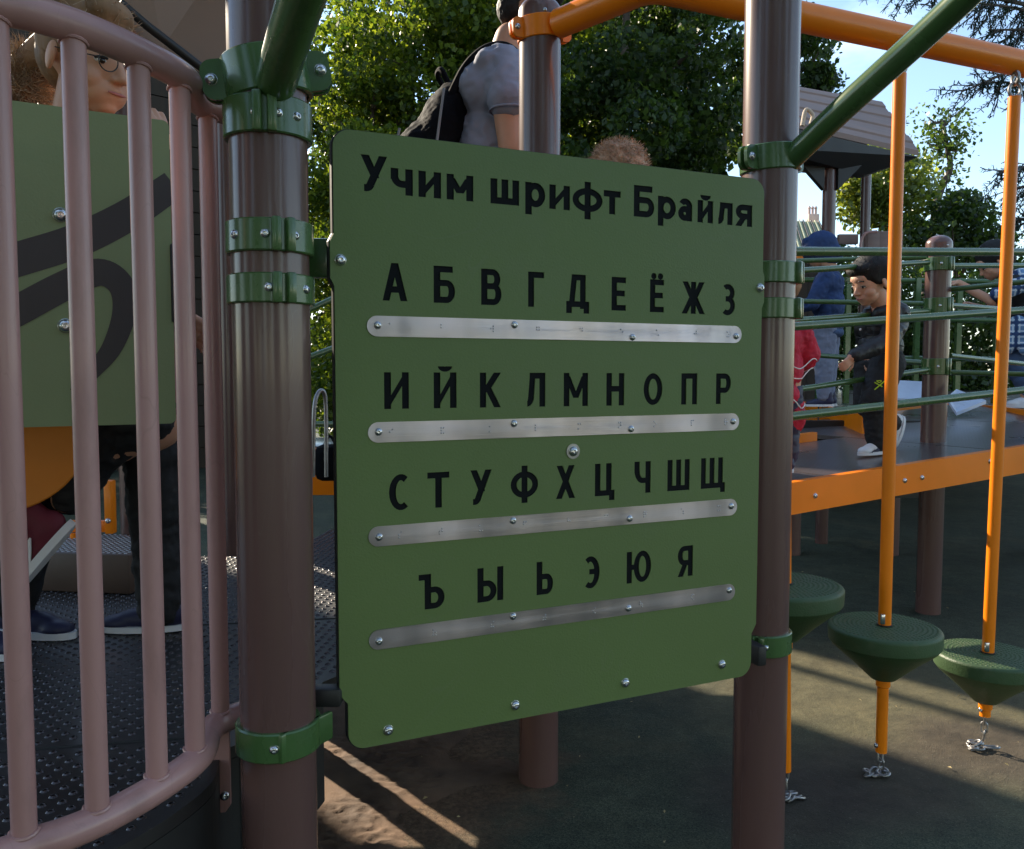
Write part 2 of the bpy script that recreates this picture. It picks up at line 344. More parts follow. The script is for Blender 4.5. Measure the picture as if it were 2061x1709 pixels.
def saddle(parent, z, ang, r, h=.05, m=None, earw=.032, tilt=0):
    """tube saddle: half band facing ang with flat ears left and right"""
    m = m or M['green']; g = ring_mesh(r - .001, r + .006, h)
    A = Matrix.Rotation(ang, 4, 'Z')
    q = h * .46; rc = q * .62; PX = Matrix(((0, 0, 1, 0), (1, 0, 0, 0), (0, 1, 0, 0), (0, 0, 0, 1)))
    for s in (-1, 1):
        y0, y1 = r - .006, r + earw + .002
        P = [(y0, -q)] + corner_(y1 - rc, -q + rc, rc, 270) + corner_(y1 - rc, q - rc, rc, 0) + [(y0, q)]
        P = [(s * a, b) for a, b in P][::s]
        for x0 in (-.009, .0075): g.prism(P, x0, x0 + .0075, A @ PX)
        g.box((.010, s * (r * .82), 0), (.02, r * .5, h * .96), A, bev=.003)
    o = g.obj('clamp', m, parent); o.matrix_basis = Matrix.Translation((0, 0, z)) @ Matrix.Rotation(tilt, 4, A @ Vector((1, 0, 0)))
    for s in (-1, 1):
        q = link('bolt', bolt_mesh(.008), o); q.matrix_basis = zframe(A @ Vector((.0155, s * (r + earw / 2 + .004), 0)), A @ Vector((1, 0, 0)))
    return o
def post(x, y, top, r, label, dome=True, z0=-.02):
    t = thing('support_post', label, 'post', (x, y, 0))
    prof = [(r, z0), (r, top)]
    G().tube([(0, 0, z0), (0, 0, top)], r, 48).obj('post_tube', M['post'], t)
    if dome:
        q = [(r + .002, -.03), (r + .002, 0)] + [(r * math.cos(R(a)) + .002, r * .75 * math.sin(R(a))) for a in range(10, 90, 10)] + [(.001, r * .755)]
        c = G().lathe(q, 40).obj('cap', M['post'], t); c.location = (0, 0, top)
        b = link('bolt', bolt_mesh(.005), c); b.matrix_basis = zframe(Vector((.2, -.98, 0)) * (r + .002) + Vector((0, 0, -.012)), Vector((.2, -.98, .0)))
    return t
LP = Vector(((549 - W0 / 2) / F * 1.225, 1.225, 0)); RP = Vector(((1541 - W0 / 2) / F * 1.74, 1.74, 0)); MP = Vector((.075, 2.33, 0))
def zat(py, d): return at(W0 / 2, py, d).z
pr = .0545
lpost = post(LP.x, LP.y, 2.5, pr, 'brown round post left of the alphabet board with four green clamps')
f0 = R(-78)
clamp(lpost, zat(228, LP.y - .05), f0, pr, .052, bolts=(-.2, .28, .75))
clamp(lpost, zat(472, LP.y - .05), f0 + .35, pr, .045, bolts=(-1.15, -.38, .3))
clamp(lpost, zat(579, LP.y - .05), f0 + .35, pr, .041, bolts=(-.32, .62))
rpost = post(RP.x, RP.y, 2.7, pr, 'brown round post right of the alphabet board, running up out of frame')
mpost = post(MP.x, MP.y, zat(28, 2.33), .056, 'brown domed post behind the board holding the orange tube')
saddle(mpost, 2.065, R(-62), .056, .056, M['orange'], tilt=R(5))
# braces
def brace(name, parent, p0, pts, r, m):
    return G().tube(pts, r, 28).obj(name, m, parent)
arch = thing('arch_climber', 'pair of green tubes curving from both front posts up towards the viewer', 'climbing arch')
a0 = at(556, 165, LP.y - .05); lpts = curve_pts([a0, at(585, 65, 1.08), at(625, -60, .98), at(690, -260, .86), at(830, -520, .8)], 6)
b0 = at(1590, 322, RP.y - .03); rpts = curve_pts([b0, at(1700, 216, 1.59), at(1850, 80, 1.47), at(1980, -45, 1.36), at(2060, -150, 1.28)], 6)
G().tube(lpts, .0275, 28).obj('side_tube', M['green'], arch); G().tube(rpts, .0235, 28).obj('side_tube', M['green'], arch)
G().tube([lpts[-1], (lpts[-1] + rpts[-1]) / 2 + Vector((0, 0, .03)), rpts[-1]], .02, 20).obj('rung', M['green'], arch)
saddle(lpost, zat(148, LP.y - .02), R(-78), pr, .060, tilt=R(9))
saddle(rpost, zat(318, RP.y - .02), R(-55), pr, .05, tilt=R(4))
# clamps of the right post
for py, h in ((549, .042), (621, .040)):
    c = clamp(rpost, zat(py, RP.y - .03), R(-30), pr, h, bolts=(.18,) if py == 549 else ())
# ------------------------------------------------------------------ the board
BL = at(676, 880, 1.275); BR = at(1528, 860, 1.617)
BL.z = 0; BR.z = 0
zt = at(665, 258, 1.275).z; zb = at(690, 1513, 1.275).z
ex = (BR - BL).normalized(); BW = (BR - BL).length; BH = zt - zb
O = Vector((BL.x, BL.y, zb)); ey = Vector((0, 0, 1)); en = ex.cross(ey)     # en: towards the camera
TB = frame(O, ex, ey)
def uv(px, py):
    p = on_plane(px, py, O, en) - O; return p.dot(ex), p.z
def corner(cx, cy, r, a0, n=8): return [(cx + r * math.cos(R(a0 + 90 * i / n)), cy + r * math.sin(R(a0 + 90 * i / n))) for i in range(n + 1)]
def outline(e=0):
    r = .027; w, h = BW + e, BH + e; s = .013
    vtab0, vtab1 = uv(668, 565)[1], uv(668, 480)[1]; vst = uv(684, 1408)[1]; vr0 = uv(1540, 600)[1]; vrs = uv(1512, 1262)[1]
    P = []
    P += corner(s + r - e, r - e, r, 180)
    P += corner(w - s - r, r - e, r, 270)
    P += [(w - s, vrs - .012), (w - .002, vrs + .006), (w - .002, vr0 - .02), (w + .003, vr0 - .008), (w + .003, vr0 + .04), (w - .001, vr0 + .05)]
    P += corner(w - .001 - r, h - r, r, 0)
    P += corner(r - e, h - r, r, 90)
    P += [(-e, vtab1 + .008), (-.006 - e, vtab1 - .004), (-.006 - e, vtab0 + .004), (-e, vtab0 - .008), (-e, vst + .008), (s - e, vst - .008)]
    return P
board = thing('braille_board', 'green board with black Cyrillic alphabet and four steel braille strips between two brown posts', 'sign', TB.translation)
board.matrix_basis = TB
# glyph strokes
class Gl:
    def __init__(s, w, h, t): s.w, s.h, s.t = w, h, t; s.q = []
    def X(s, x): return s.t / 2 + x * (s.w - s.t)
    def Y(s, y): return s.t * .44 + y * (s.h - s.t * .88)
    def V(s, x, y0=0, y1=1):
        a = s.X(x); s.q.append([(a - s.t / 2, s.Y(y0) - s.t * .44), (a + s.t / 2, s.Y(y0) - s.t * .44), (a + s.t / 2, s.Y(y1) + s.t * .44), (a - s.t / 2, s.Y(y1) + s.t * .44)])
    def H(s, y, x0=0, x1=1):
        b = s.Y(y); k = s.t * .44; s.q.append([(s.X(x0), b - k), (s.X(x1), b - k), (s.X(x1), b + k), (s.X(x0), b + k)])
    def HX(s, y, x0=0, x1=1):
        b = s.Y(y); k = s.t * .44; j = s.t / 2; s.q.append([(s.X(x0) - j, b - k), (s.X(x1) + j, b - k), (s.X(x1) + j, b + k), (s.X(x0) - j, b + k)])
    def D(s, xa, ya, xb, yb, f=1.0):
        if ya > yb: xa, ya, xb, yb = xb, yb, xa, ya
        x0, x1 = s.X(xa), s.X(xb); y0, y1 = s.Y(ya) - (s.t * .44 if ya == 0 else 0), s.Y(yb) + (s.t * .44 if yb == 1 else 0)
        L_ = math.hypot(x1 - x0, y1 - y0); k = f * s.t / 2 * L_ / (y1 - y0) * .96
        s.q.append([(x0 - k, y0), (x0 + k, y0), (x1 + k, y1), (x1 - k, y1)])
    def A(s, cx, cy, rx, ry, a0, a1, n=None):
        n = n or max(6, int(abs(a1 - a0) / 15)); X0, Y0 = s.X(cx), s.Y(cy); RX, RY = rx * (s.w - s.t), ry * (s.h - s.t * .88)
        k = s.t / 2; ky = s.t * .44
        o = []; i_ = []
        for j in range(n + 1):
            a = R(a0 + (a1 - a0) * j / n); o.append((X0 + (RX + k) * math.cos(a), Y0 + (RY + ky) * math.sin(a))); i_.append((X0 + max(RX - k, .0004) * math.cos(a), Y0 + max(RY - ky, .0004) * math.sin(a)))
        if abs(a1 - a0) >= 359:     # two halves so the ring stays a simple polygon
            h = n // 2; s.q.append(o[:h + 1] + i_[:h + 1][::-1]); s.q.append(o[h:] + i_[h:][::-1])
        else: s.q.append(o + i_[::-1])
    def dot(s, x, y, r):
        s.q.append([(s.X(x) + r * math.cos(R(a)), s.Y(y) + r * math.sin(R(a))) for a in range(0, 360, 30)])
def bowl(g, x0, y0, y1, xe):
    ry = (y1 - y0) / 2; rx = min(.45, xe - x0) * .75; g.H(y0, x0, xe - rx); g.H(y1, x0, xe - rx); g.A(xe - rx, (y0 + y1) / 2, rx, ry, -90, 90)
def glyph(c, w, h, t):
    g = Gl(w, h, t)
    if c == 'А': g.D(.04, 0, .5, 1); g.D(.96, 0, .5, 1); g.H(.26, .22, .78)
    elif c == 'Б': g.V(0); g.HX(1, 0, .85); bowl(g, 0, 0, .55, 1)
    elif c == 'В': g.V(0); bowl(g, 0, .53, 1, .92); bowl(g, 0, 0, .53, 1)
    elif c == 'Г': g.V(0); g.HX(1)
    elif c == 'Д': g.V(.8); g.D(.14, .1, .3, 1); g.HX(1, .3, .8); g.HX(.06, -.02, 1.02); g.V(-.02, -.16, 0); g.V(1.02, -.16, 0)
    elif c in 'ЕЁ':
        g.V(0); g.HX(0); g.HX(.52, 0, .88); g.HX(1)
        if c == 'Ё': g.dot(.12, 1.22, t * .52); g.dot(.88, 1.22, t * .52)
    elif c == 'Ж': g.V(.5); g.D(.03, 0, .45, .56); g.D(.06, 1, .45, .46); g.D(.97, 0, .55, .56); g.D(.94, 1, .55, .46)
    elif c == 'З': g.A(.42, .76, .5, .24, -88, 130); g.A(.42, .27, .56, .27, -130, 88); g.H(.53, .2, .5)
    elif c in 'ИЙий':
        g.V(0); g.V(1); g.D(.03, .04, .97, .96, .72)
        if c == 'Й': g.A(.5, 1.31, .24, .075, 180, 360)
        if c == 'й': g.A(.5, 1.50, .26, .14, 180, 360)
    elif c == 'К': g.V(0); g.D(.12, .42, .93, 1); g.D(.3, .6, .93, 0)
    elif c in 'Лл': g.V(1); g.HX(1, .36, 1); g.D(.26, .25, .36, .99); g.A(.0, .25, .26, .25, -88, 0); 
    elif c in 'Мм': g.V(0); g.V(1); g.D(.05, .98, .5, .2, .9); g.D(.95, .98, .5, .2, .9)
    elif c == 'Н': g.V(0); g.V(1); g.H(.52)
    elif c == 'О': g.A(.5, .5, .5, .5, 0, 360, 28)
    elif c == 'П': g.V(0); g.V(1); g.HX(1)
    elif c == 'Р': g.V(0); bowl(g, 0, .44, 1, 1)
    elif c == 'С': g.A(.58, .5, .58, .5, 55, 305, 18); 
    elif c in 'Тт': g.V(.5); g.HX(1)
    elif c == 'У': g.D(.30, .1, .95, 1); g.D(.05, 1, .56, .36); g.A(.12, .2, .22, .2, -100, -20); g.H(0, .0, .14)
    elif c == 'Ф': g.V(.5, -.05, 1.07); g.A(.5, .5, .5, .37, 0, 360, 26)
    elif c == 'Х': g.D(.04, 0, .92, 1); g.D(.96, 0, .08, 1)
    elif c == 'Ц': g.V(0); g.V(.78); g.HX(0, 0, 1); g.V(1.0, -.18, 0)
    elif c in 'Чч': g.V(1); g.V(0, .78, 1); g.A(.5, .78, .5, .40, 180, 270); g.H(.38, .5, 1)
    elif c in 'Шш': g.V(0); g.V(.5); g.V(1); g.HX(0)
    elif c == 'Щ': g.V(0); g.V(.44); g.V(.88); g.HX(0, 0, 1); g.V(1.0, -.18, 0)
    elif c == 'Ъ': g.HX(1, 0, .3); g.V(.3); bowl(g, .3, 0, .55, 1)
    elif c == 'Ы': g.V(0); bowl(g, 0, 0, .55, .66); g.V(1)
    elif c == 'Ь': g.V(0); bowl(g, 0, 0, .55, 1)
    elif c == 'Э': g.A(.42, .5, .58, .5, -125, 125, 18); g.H(.52, .3, .95)
    elif c == 'Ю': g.V(0); g.H(.5, 0, .4); g.A(.68, .5, .32, .5, 0, 360, 26)
    elif c in 'Яя': g.V(1); g.H(1, .4, 1); g.H(.44, .4, 1); g.A(.4, .72, .4, .28, 90, 270); g.D(.02, 0, .52, .42)
    elif c == 'р': g.V(0, -.42, 1); g.A(.5, .5, .5, .5, 0, 360, 24)
    elif c == 'ф': g.V(.5, -.42, 1.36); g.A(.5, .5, .5, .5, 0, 360, 26)
    elif c == 'а': g.V(.92, 0, .65); g.A(.48, .68, .44, .32, 0, 150); g.A(.42, .27, .4, .27, 0, 360, 20); g.H(.54, .4, .92)
    return g.q
rows = []
def ybase(px, py): return uv(px, py)[1]
title = [('У', 727, 783), ('ч', 788, 832), ('и', 843, 888), ('м', 899, 952), ('ш', 986, 1043), ('р', 1055, 1095), ('и', 1103, 1144), ('ф', 1149, 1209), ('т', 1211, 1245),
         ('Б', 1271, 1312), ('р', 1319, 1355), ('а', 1359, 1389), ('й', 1398, 1429), ('л', 1434, 1468), ('я', 1474, 1507)]
b1 = ybase(888, 401); xh = ybase(888, 349) - b1; ch = (ybase(755, 314) - ybase(755, 387))
rows.append([(c, a, b, b1 if c not in 'У' else b1 + .001, ch if c in 'УБ' else xh, .0122) for c, a, b in title])
R1 = [('А', 768, 821), ('Б', 872, 915), ('В', 967, 1008), ('Г', 1061, 1093), ('Д', 1138, 1183), ('Е', 1228, 1257), ('Ё', 1305, 1333), ('Ж', 1368, 1416), ('З', 1448, 1476)]
R2 = [('И', 771, 821), ('Й', 871, 917), ('К', 964, 1008), ('Л', 1053, 1096), ('М', 1133, 1182), ('Н', 1219, 1255), ('О', 1294, 1332), ('П', 1370, 1402), ('Р', 1440, 1470)]
R3 = [('С', 779, 823), ('Т', 857, 902), ('У', 943, 989), ('Ф', 1026, 1082), ('Х', 1117, 1158), ('Ц', 1197, 1237), ('Ч', 1277, 1310), ('Ш', 1344, 1389), ('Щ', 1412, 1461)]
R4 = [('Ъ', 838, 891), ('Ы', 958, 1011), ('Ь', 1079, 1113), ('Э', 1174, 1208), ('Ю', 1263, 1313), ('Я', 1367, 1398)]
for RR, (px, yb, yt_), (qx, qb, qt) in ((R1, (794, 606, 530), (1462, 635, 572)), (R2, (795, 823, 749), (1455, 813, 752)), (R3, (800, 1027, 954), (1436, 982, 921)), (R4, (865, 1225, 1156), (1382, 1159, 1096))):
    ua, va = uv(px, yb); ub, vb = uv(qx, qb); ha = uv(px, yt_)[1] - va; hb = uv(qx, qt)[1] - vb; h = (ha + hb) / 2
    rows.append([(c, a, b, va + (vb - va) * ((uv((a + b) / 2, yb)[0] - ua) / (ub - ua)), h, .0112) for c, a, b in RR])
cut = G(); TH = .0035; DP = .0022
letters = []
for row in rows:
    for (c, a, b, v0, h, t) in row:
        ymid = 700
        u0 = uv(a, ymid)[0]; u1 = uv(b, ymid)[0]
        g = G()
        for k, q in enumerate(glyph(c, u1 - u0, h, t)):
            area = sum(q[i][0] * q[(i + 1) % len(q)][1] - q[(i + 1) % len(q)][0] * q[i][1] for i in range(len(q)))
            if area < 0: q = q[::-1]
            P = [(x + u0, y + v0) for x, y in q]
            e = 1e-5 * k
            cut.prism(P, TH - DP + 1e-5 * (k % 5), TH + .004 + e)
            g.prism([(x, y) for x, y in P], TH - DP - .001, TH - DP + .0003 + 2.3e-5 * k)
        letters.append(g)
face = G().prism(outline(), 0, TH)
fo = face.obj('face_panel', M['board'], board, smooth=False)
co = cut.obj('cutter', None, board, smooth=False)
md = fo.modifiers.new('b', 'BOOLEAN'); md.operation = 'DIFFERENCE'; md.solver = 'EXACT'; md.use_self = True; md.object = co
bpy.context.view_layer.update()
dg = bpy.context.evaluated_depsgraph_get(); nm = bpy.data.meshes.new_from_object(fo.evaluated_get(dg)); 
print('BOARD', len(nm.polygons))
fo.modifiers.clear(); fo.data = nm; nm.materials.clear(); nm.materials.append(M['board'])
bpy.data.objects.remove(co)
for g in letters: g.obj('letter', M['inlay'], board, smooth=False)
G().prism(outline(.0015), -.012, -.0003).obj('backing_panel', M['core'], board, smooth=False)
BR_ = {'А': '1', 'Б': '12', 'В': '2456', 'Г': '1245', 'Д': '145', 'Е': '15', 'Ё': '16', 'Ж': '245', 'З': '1356', 'И': '24', 'Й': '12346', 'К': '13', 'Л': '123', 'М': '134', 'Н': '1345', 'О': '135', 'П': '1234', 'Р': '1235',
       'С': '234', 'Т': '2345', 'У': '136', 'Ф': '124', 'Х': '125', 'Ц': '14', 'Ч': '12345', 'Ш': '156', 'Щ': '1346', 'Ъ': '12356', 'Ы': '2346', 'Ь': '23456', 'Э': '246', 'Ю': '1256', 'Я': '1246'}
def brushed():
    m = bpy.data.materials.new('brushed_steel'); m.use_nodes = True; N = m.node_tree.nodes; L = m.node_tree.links; b = N['Principled BSDF']
    b.inputs['Metallic'].default_value = 1; b.inputs['Roughness'].default_value = .33; b.inputs['Anisotropic'].default_value = .5
    t = N.new('ShaderNodeTexCoord'); mp_ = N.new('ShaderNodeMapping'); mp_.inputs['Scale'].default_value = (9, .4, 1); L.new(t.outputs['Object'], mp_.inputs[0])
    n = N.new('ShaderNodeTexNoise'); n.inputs['Scale'].default_value = 1; n.inputs['Detail'].default_value = 3; L.new(mp_.outputs[0], n.inputs['Vector'])
    r = N.new('ShaderNodeValToRGB'); r.color_ramp.elements[0].position = .35; r.color_ramp.elements[1].position = .65
    r.color_ramp.elements[0].color = (.36, .34, .38, 1); r.color_ramp.elements[1].color = (.58, .51, .54, 1); L.new(n.outputs[0], r.inputs[0]); L.new(r.outputs[0], b.inputs['Base Color'])
    mr = N.new('ShaderNodeMapRange'); mr.inputs['To Min'].default_value = .2; mr.inputs['To Max'].default_value = .5; L.new(n.outputs[0], mr.inputs[0]); L.new(mr.outputs[0], b.inputs['Roughness'])
    m2 = N.new('ShaderNodeMapping'); m2.inputs['Scale'].default_value = (6, 900, 1); L.new(t.outputs['Object'], m2.inputs[0])
    n2 = N.new('ShaderNodeTexNoise'); n2.inputs['Scale'].default_value = 1; L.new(m2.outputs[0], n2.inputs['Vector'])
    bn = N.new('ShaderNodeBump'); bn.inputs['Strength'].default_value = .15; bn.inputs['Distance'].default_value = .001; L.new(n2.outputs[0], bn.inputs['Height'])
    m3 = N.new('ShaderNodeMapping'); m3.inputs['Scale'].default_value = (7, 3, 1); L.new(t.outputs['Object'], m3.inputs[0])
    n3 = N.new('ShaderNodeTexNoise'); n3.inputs['Scale'].default_value = 1; L.new(m3.outputs[0], n3.inputs['Vector'])
    b3 = N.new('ShaderNodeBump'); b3.inputs['Strength'].default_value = .6; b3.inputs['Distance'].default_value = .02; L.new(n3.outputs[0], b3.inputs['Height']); L.new(bn.outputs[0], b3.inputs['Normal'])
    L.new(b3.outputs[0], b.inputs['Normal']); return m
M['strip'] = brushed()
strips = [((737, 653.5), (1489, 676), [(758, 655), (1033, 654), (1270, 679), (1478, 677)], R1, [785, 888, 988, 1080, 1167, 1248, 1320, 1396, 1462]),
          ((739, 869), (1484, 849.5), [(760, 869), (1032, 852), (1267, 863), (1472, 848)], R2, [785, 888, 985, 1077, 1163, 1244, 1315, 1390, 1457]),
          ((740, 1080), (1480, 1019.5), [(761, 1080), (1030, 1047), (1264, 1043), (1468, 1018)], R3, [803, 885, 965, 1054, 1142, 1217, 1295, 1370, 1443]),
          ((741, 1289), (1476, 1189), [(761, 1289), (1030, 1239), (1262, 1223), (1464, 1187)], R4, [872, 988, 1093, 1192, 1287, 1390])]
hh = (uv(800, 634)[1] - uv(800, 675)[1]) / 2
for (pa, pb, scr, RR, xs) in strips:
    ua, va = uv(*pa); ub, vb = uv(*pb); vm = (va + vb) / 2; 
    P = [(ua + hh + hh * math.cos(R(a)), vm + hh * math.sin(R(a))) for a in range(90, 271, 12)] + [(ub - hh + hh * math.cos(R(a)), vm + hh * math.sin(R(a))) for a in range(-90, 91, 12)]
    st = G().prism(P, TH + .0002, TH + .0014).obj('braille_strip', M['strip'], board, smooth=False)
    for s in scr:
        u, v = uv(*s); v = max(vm - hh * .62, min(vm + hh * .62, v)); q = link('screw', bolt_mesh(.0058), st); q.matrix_basis = Matrix.Translation((u, v, TH + .0012))
    for (c, _, _), x in zip(RR, xs):
        t_ = (x - pa[0]) / (pb[0] - pa[0]); u = uv(x, pa[1] + (pb[1] - pa[1]) * t_)[0]; g = G()
        for d in BR_[c]:
            d = int(d) - 1; dx = (d // 3) * .0042 - .0021; dy = .0042 - (d % 3) * .0042
            g.lathe([(.0015, 0), (.0014, .0007), (.0009, .0014), (.0001, .0016)], 8, Matrix.Translation((u + dx, vm + dy, TH + .0013)), caps=False)
        g.obj('braille_cell', M['steel'], st)
for (px, py, w) in ((684, 524, 0), (1527, 580, 0), (1151, 908, 1), (780, 1468, 0), (1035, 1418, 0), (1256, 1373, 0), (1450, 1336, 0)):
    u, v = uv(px, py); q = link('bolt', bolt_mesh(.0082), board); q.matrix_basis = Matrix.Translation((u, v, TH + (.0012 if w else 0)))
    if w: wz = G().lathe([(.013, 0), (.013, .0014), (.004, .0016)], 24, Matrix.Translation((u, v, TH))).obj('washer', M['galv'], board)
# brackets joining board and posts
def bracket(px, py, d, dirv, label_post, h, green=True, ln=.075):
    pass
# lower left clamp with its forward tongue carrying the black hinge block
c = clamp(lpost, zat(1497, LP.y - .04), R(70), pr, .043, bolts=(-2.62,), lug=0)
tip = uv(690, 1490)
pL = Vector((O.x, O.y, 0)) - LP
zL = zat(1487, LP.y)
dirL = (pL - Vector((0, 0, pL.z))).normalized()
g = G(); A = frame(Vector((0, 0, 0)), dirL, Vector((0, 0, 1)))
st_ = Vector((.018, -pr - .006, 0)); en_ = Vector((pL.x - .008, pL.y - .022, 0)); dd = (en_ - st_); dl = dd.length
Tt = frame(st_ + dd * .5, dd, Vector((0, 0, 1)))
g.box((0, 0, 0), (dl, .043, .009), Tt, bev=.003)
o = g.obj('bracket', M['green'], c); b_ = link('bolt', bolt_mesh(.0078), o); nn = (Tt.to_3x3() @ Vector((0, 0, 1))); nn = nn if nn.y < 0 else -nn
b_.matrix_basis = zframe(st_ + dd * .55 + nn * .0045, nn)
g = G().box((pL.x - .018, pL.y + .004, zL + .045 - c.location.z), (.045, .03, .03), None, bev=.006); g.obj('hinge_block', M['dark'], c)
# upper left dark bracket between clamp and board
g = G().box((pL.x * .5 + .008, pL.y + .030, zat(505, LP.y)), (.075, .016, .06), Matrix.Identity(4), bev=.004); g.obj('bracket', M['green'], lpost)
# lower right clamp
c = clamp(rpost, zat(1298, RP.y - .04), R(-115), pr, .044, bolts=(.28,))
g = G().box((-pr - .012, -.06, 0), (.02, .07, .04), Matrix.Rotation(R(20), 4, 'Z'), bev=.004); g.obj('bracket', M['dark'], c)

# ------------------------------------------------------------------ orange overhead tube
ob = thing('overhead_beam', 'orange overhead tube elbowing from the domed post and carrying the hanging steps', 'overhead beam')
zb_ = 2.068; B0 = Vector((.33, 2.065, zb_)); B1 = Vector((2.55, 3.02, zb_))
pth = [Vector((MP.x + .05, MP.y - .045, zb_))]; e0 = (B0 - pth[0]).normalized(); e1 = (B1 - B0).normalized()
for k in range(9):
    t = k / 8; a_ = B0 - e0 * .05; c_ = B0 + e1 * .05; pth.append(a_ * (1 - t) ** 2 + B0 * 2 * t * (1 - t) + c_ * t * t)
pth.append(B1); G().tube(pth, .037, 32).obj('beam_tube', M['orange'], ob)
post(2.6, 3.05, 2.2, .056, 'brown post far right outside the beam end')
bdir = e1
# ------------------------------------------------------------------ hanging steps
def pod(px, d, ztop, ground_px, label, stub_z, twist):
    x = (px - W0 / 2) / F * d
    t = thing('hanging_step', label, 'hanging step', (x, d, 0), 0, 'green hanging steps on orange poles')
    t.rotation_euler = (0, -R(1.3) if px < 1610 else (R(.7) if px > 1900 else 0), 0)
    r = .150
    prof = [(.001, ztop)] + [(r * .9, ztop)] + [(r * .9 + .1 * r * math.sin(R(a)), ztop - .012 + .012 * math.cos(R(a))) for a in range(20, 91, 14)] + [(r * .985, ztop - .045), (r * .93, ztop - .056), (r * .55, ztop - .105), (.034, ztop - .15), (.001, ztop - .152)]
    prof = prof[::-1]
    dsk = G().lathe(prof, 64, caps=False).obj('step_disc', M['podg'], t, ang=30); 
    gb = G()
    for rr in range(2, 12):
        q = rr * .0122; k = int(2 * math.pi * q / .0125)
        for i in range(k):
            a = 2 * math.pi * (i + .5 * (rr % 2)) / k
            gb.lathe([(.0042, ztop - .0005), (.0030, ztop + .0012), (.0008, ztop + .0016)], 6, Matrix.Translation((q * math.cos(a), q * math.sin(a), 0)), caps=False)
    tag(gb.obj('grip_studs', M['podg'], dsk), kind='stuff')
    G().tube([(0, 0, ztop - .01), (0, 0, zb_ - .115)], .0172, 24).obj('pole', M['orange'], t)
    G().lathe([(.021, ztop), (.021, ztop + .004), (.018, ztop + .004)], 24).obj('collar', M['dark'], t)
    G().box((-.012, -.014, ztop + .022), (.012, .01, .03), None, bev=.003).obj('latch', M['steel'], t)
    g = G().tube([(0, 0, stub_z), (0, 0, ztop - .13)], .0155, 24); g.lathe([(.0165, ztop - .175), (.0195, ztop - .172), (.0195, ztop - .140), (.016, ztop - .138)], 24); g.obj('lower_tube', M['orange'], t)
    b = link('bolt', bolt_mesh(.007), t); b.matrix_basis = zframe(Vector((-.0155, -.003, stub_z + .02)), Vector((-1, -.2, 0)))
    # top shackle and lug
    g = G().tube([Vector((.0, 0, zb_ - .115)) + Vector((.017 * math.sin(a), 0, .02 - .02 * math.cos(a))) for a in np.linspace(0, 2 * math.pi, 17)], .005, 8); g.obj('shackle', M['galv'], t)
    g = G().tube([Vector((0, 0, zb_ - .062)) + Vector((.0, .016 * math.sin(a), -.018 * math.cos(a))) for a in np.linspace(0, 2 * math.pi, 17)], .0055, 8); g.obj('shackle', M['galv'], t)
    # chain
    ch = bpy.data.objects.new('chain', None); COL.objects.link(ch); ch.parent = t
    def linkpts(L_, w): 
        P = []
        for a in range(0, 181, 30): P.append(Vector((w * math.cos(R(a)), 0, L_ + w * math.sin(R(a)))))
        for a in range(180, 361, 30): P.append(Vector((w * math.cos(R(a)), 0, -L_ + w * math.sin(R(a)))))
        P.append(P[0]); return P
    lm = G().tube(linkpts(.008, .0085), .0028, 8, caps=False).me('link', M['galv'])
    z = stub_z - .002; k = 0; rng = random.Random(px)
    while z > .03:
        o = link('link', lm, ch); o.location = (rng.uniform(-.002, .002), 0, z - .010); o.rotation_euler = (rng.uniform(-.15, .15), rng.uniform(-.15, .15), (k % 2) * R(90) + twist); z -= .024; k += 1
    for i in range(6):
        o = link('link', lm, ch); a = rng.uniform(0, 6.3); rr = rng.uniform(.008, .035); o.location = (rr * math.cos(a), rr * math.sin(a), .006 + .006 * (i % 2)); o.rotation_euler = (R(90) + rng.uniform(-.4, .4), rng.uniform(-.5, .5), rng.uniform(0, 3.1)); o.scale = (1.3, 1.3, 1.3)
    return t
pod(1793, 2.33, .442, 1590, 'green round step with a long orange stub, middle one of the hanging steps', zat(1513, 2.33), .4)
pod(2004, 2.52, .30, 1525, 'lowest green step, its left rim lit yellow by the sun', zat(1441, 2.52), .9)
pod(1597, 2.22, zat(1175, 2.22), 1560, 'highest green step, half hidden behind the right brown post', zat(1551, 2.22), .2)

# ------------------------------------------------------------------ mauve guard rail (curved) in front of the left deck
gr = thing('guard_rail', 'curved mauve brown railing with vertical bars bulging towards the viewer', 'railing')
zt_, zb2 = 1.547, .606
tp = []
for px, py in ((-330, 20), (-160, 12), (0, 27), (105, 52), (211, 87), (316, 133), (386, 174), (430, 226)):
    d = .397 * F / (750 - py) if py > 26 else {20: .80, 12: .87}[py]
    tp.append(Vector(((px - W0 / 2) / F * d, d, zt_)))
tp.append(Vector((LP.x + .0, LP.y + .16, zt_)))
tc_ = curve_pts(tp, 8)
G().tube(tc_, .0195, 28).obj('top_rail', M['rail'], gr)
G().tube([p + Vector((0, 0, zb2 - zt_)) for p in tc_], .0195, 28).obj('bottom_rail', M['rail'], gr)
def on_curve(px):
    best = min(tc_[8:], key=lambda p: abs((p.x / p.y) * F + W0 / 2 - px) + (0 if p.y < 1.4 else 100)); return best
def interp_px(px):
    pts = [q for q in tc_]
    for a, b in zip(pts, pts[1:]):
        xa, xb = a.x / a.y * F + W0 / 2, b.x / b.y * F + W0 / 2
        if min(xa, xb) <= px <= max(xa, xb): return a.lerp(b, (px - xa) / (xb - xa))
    return pts[0]
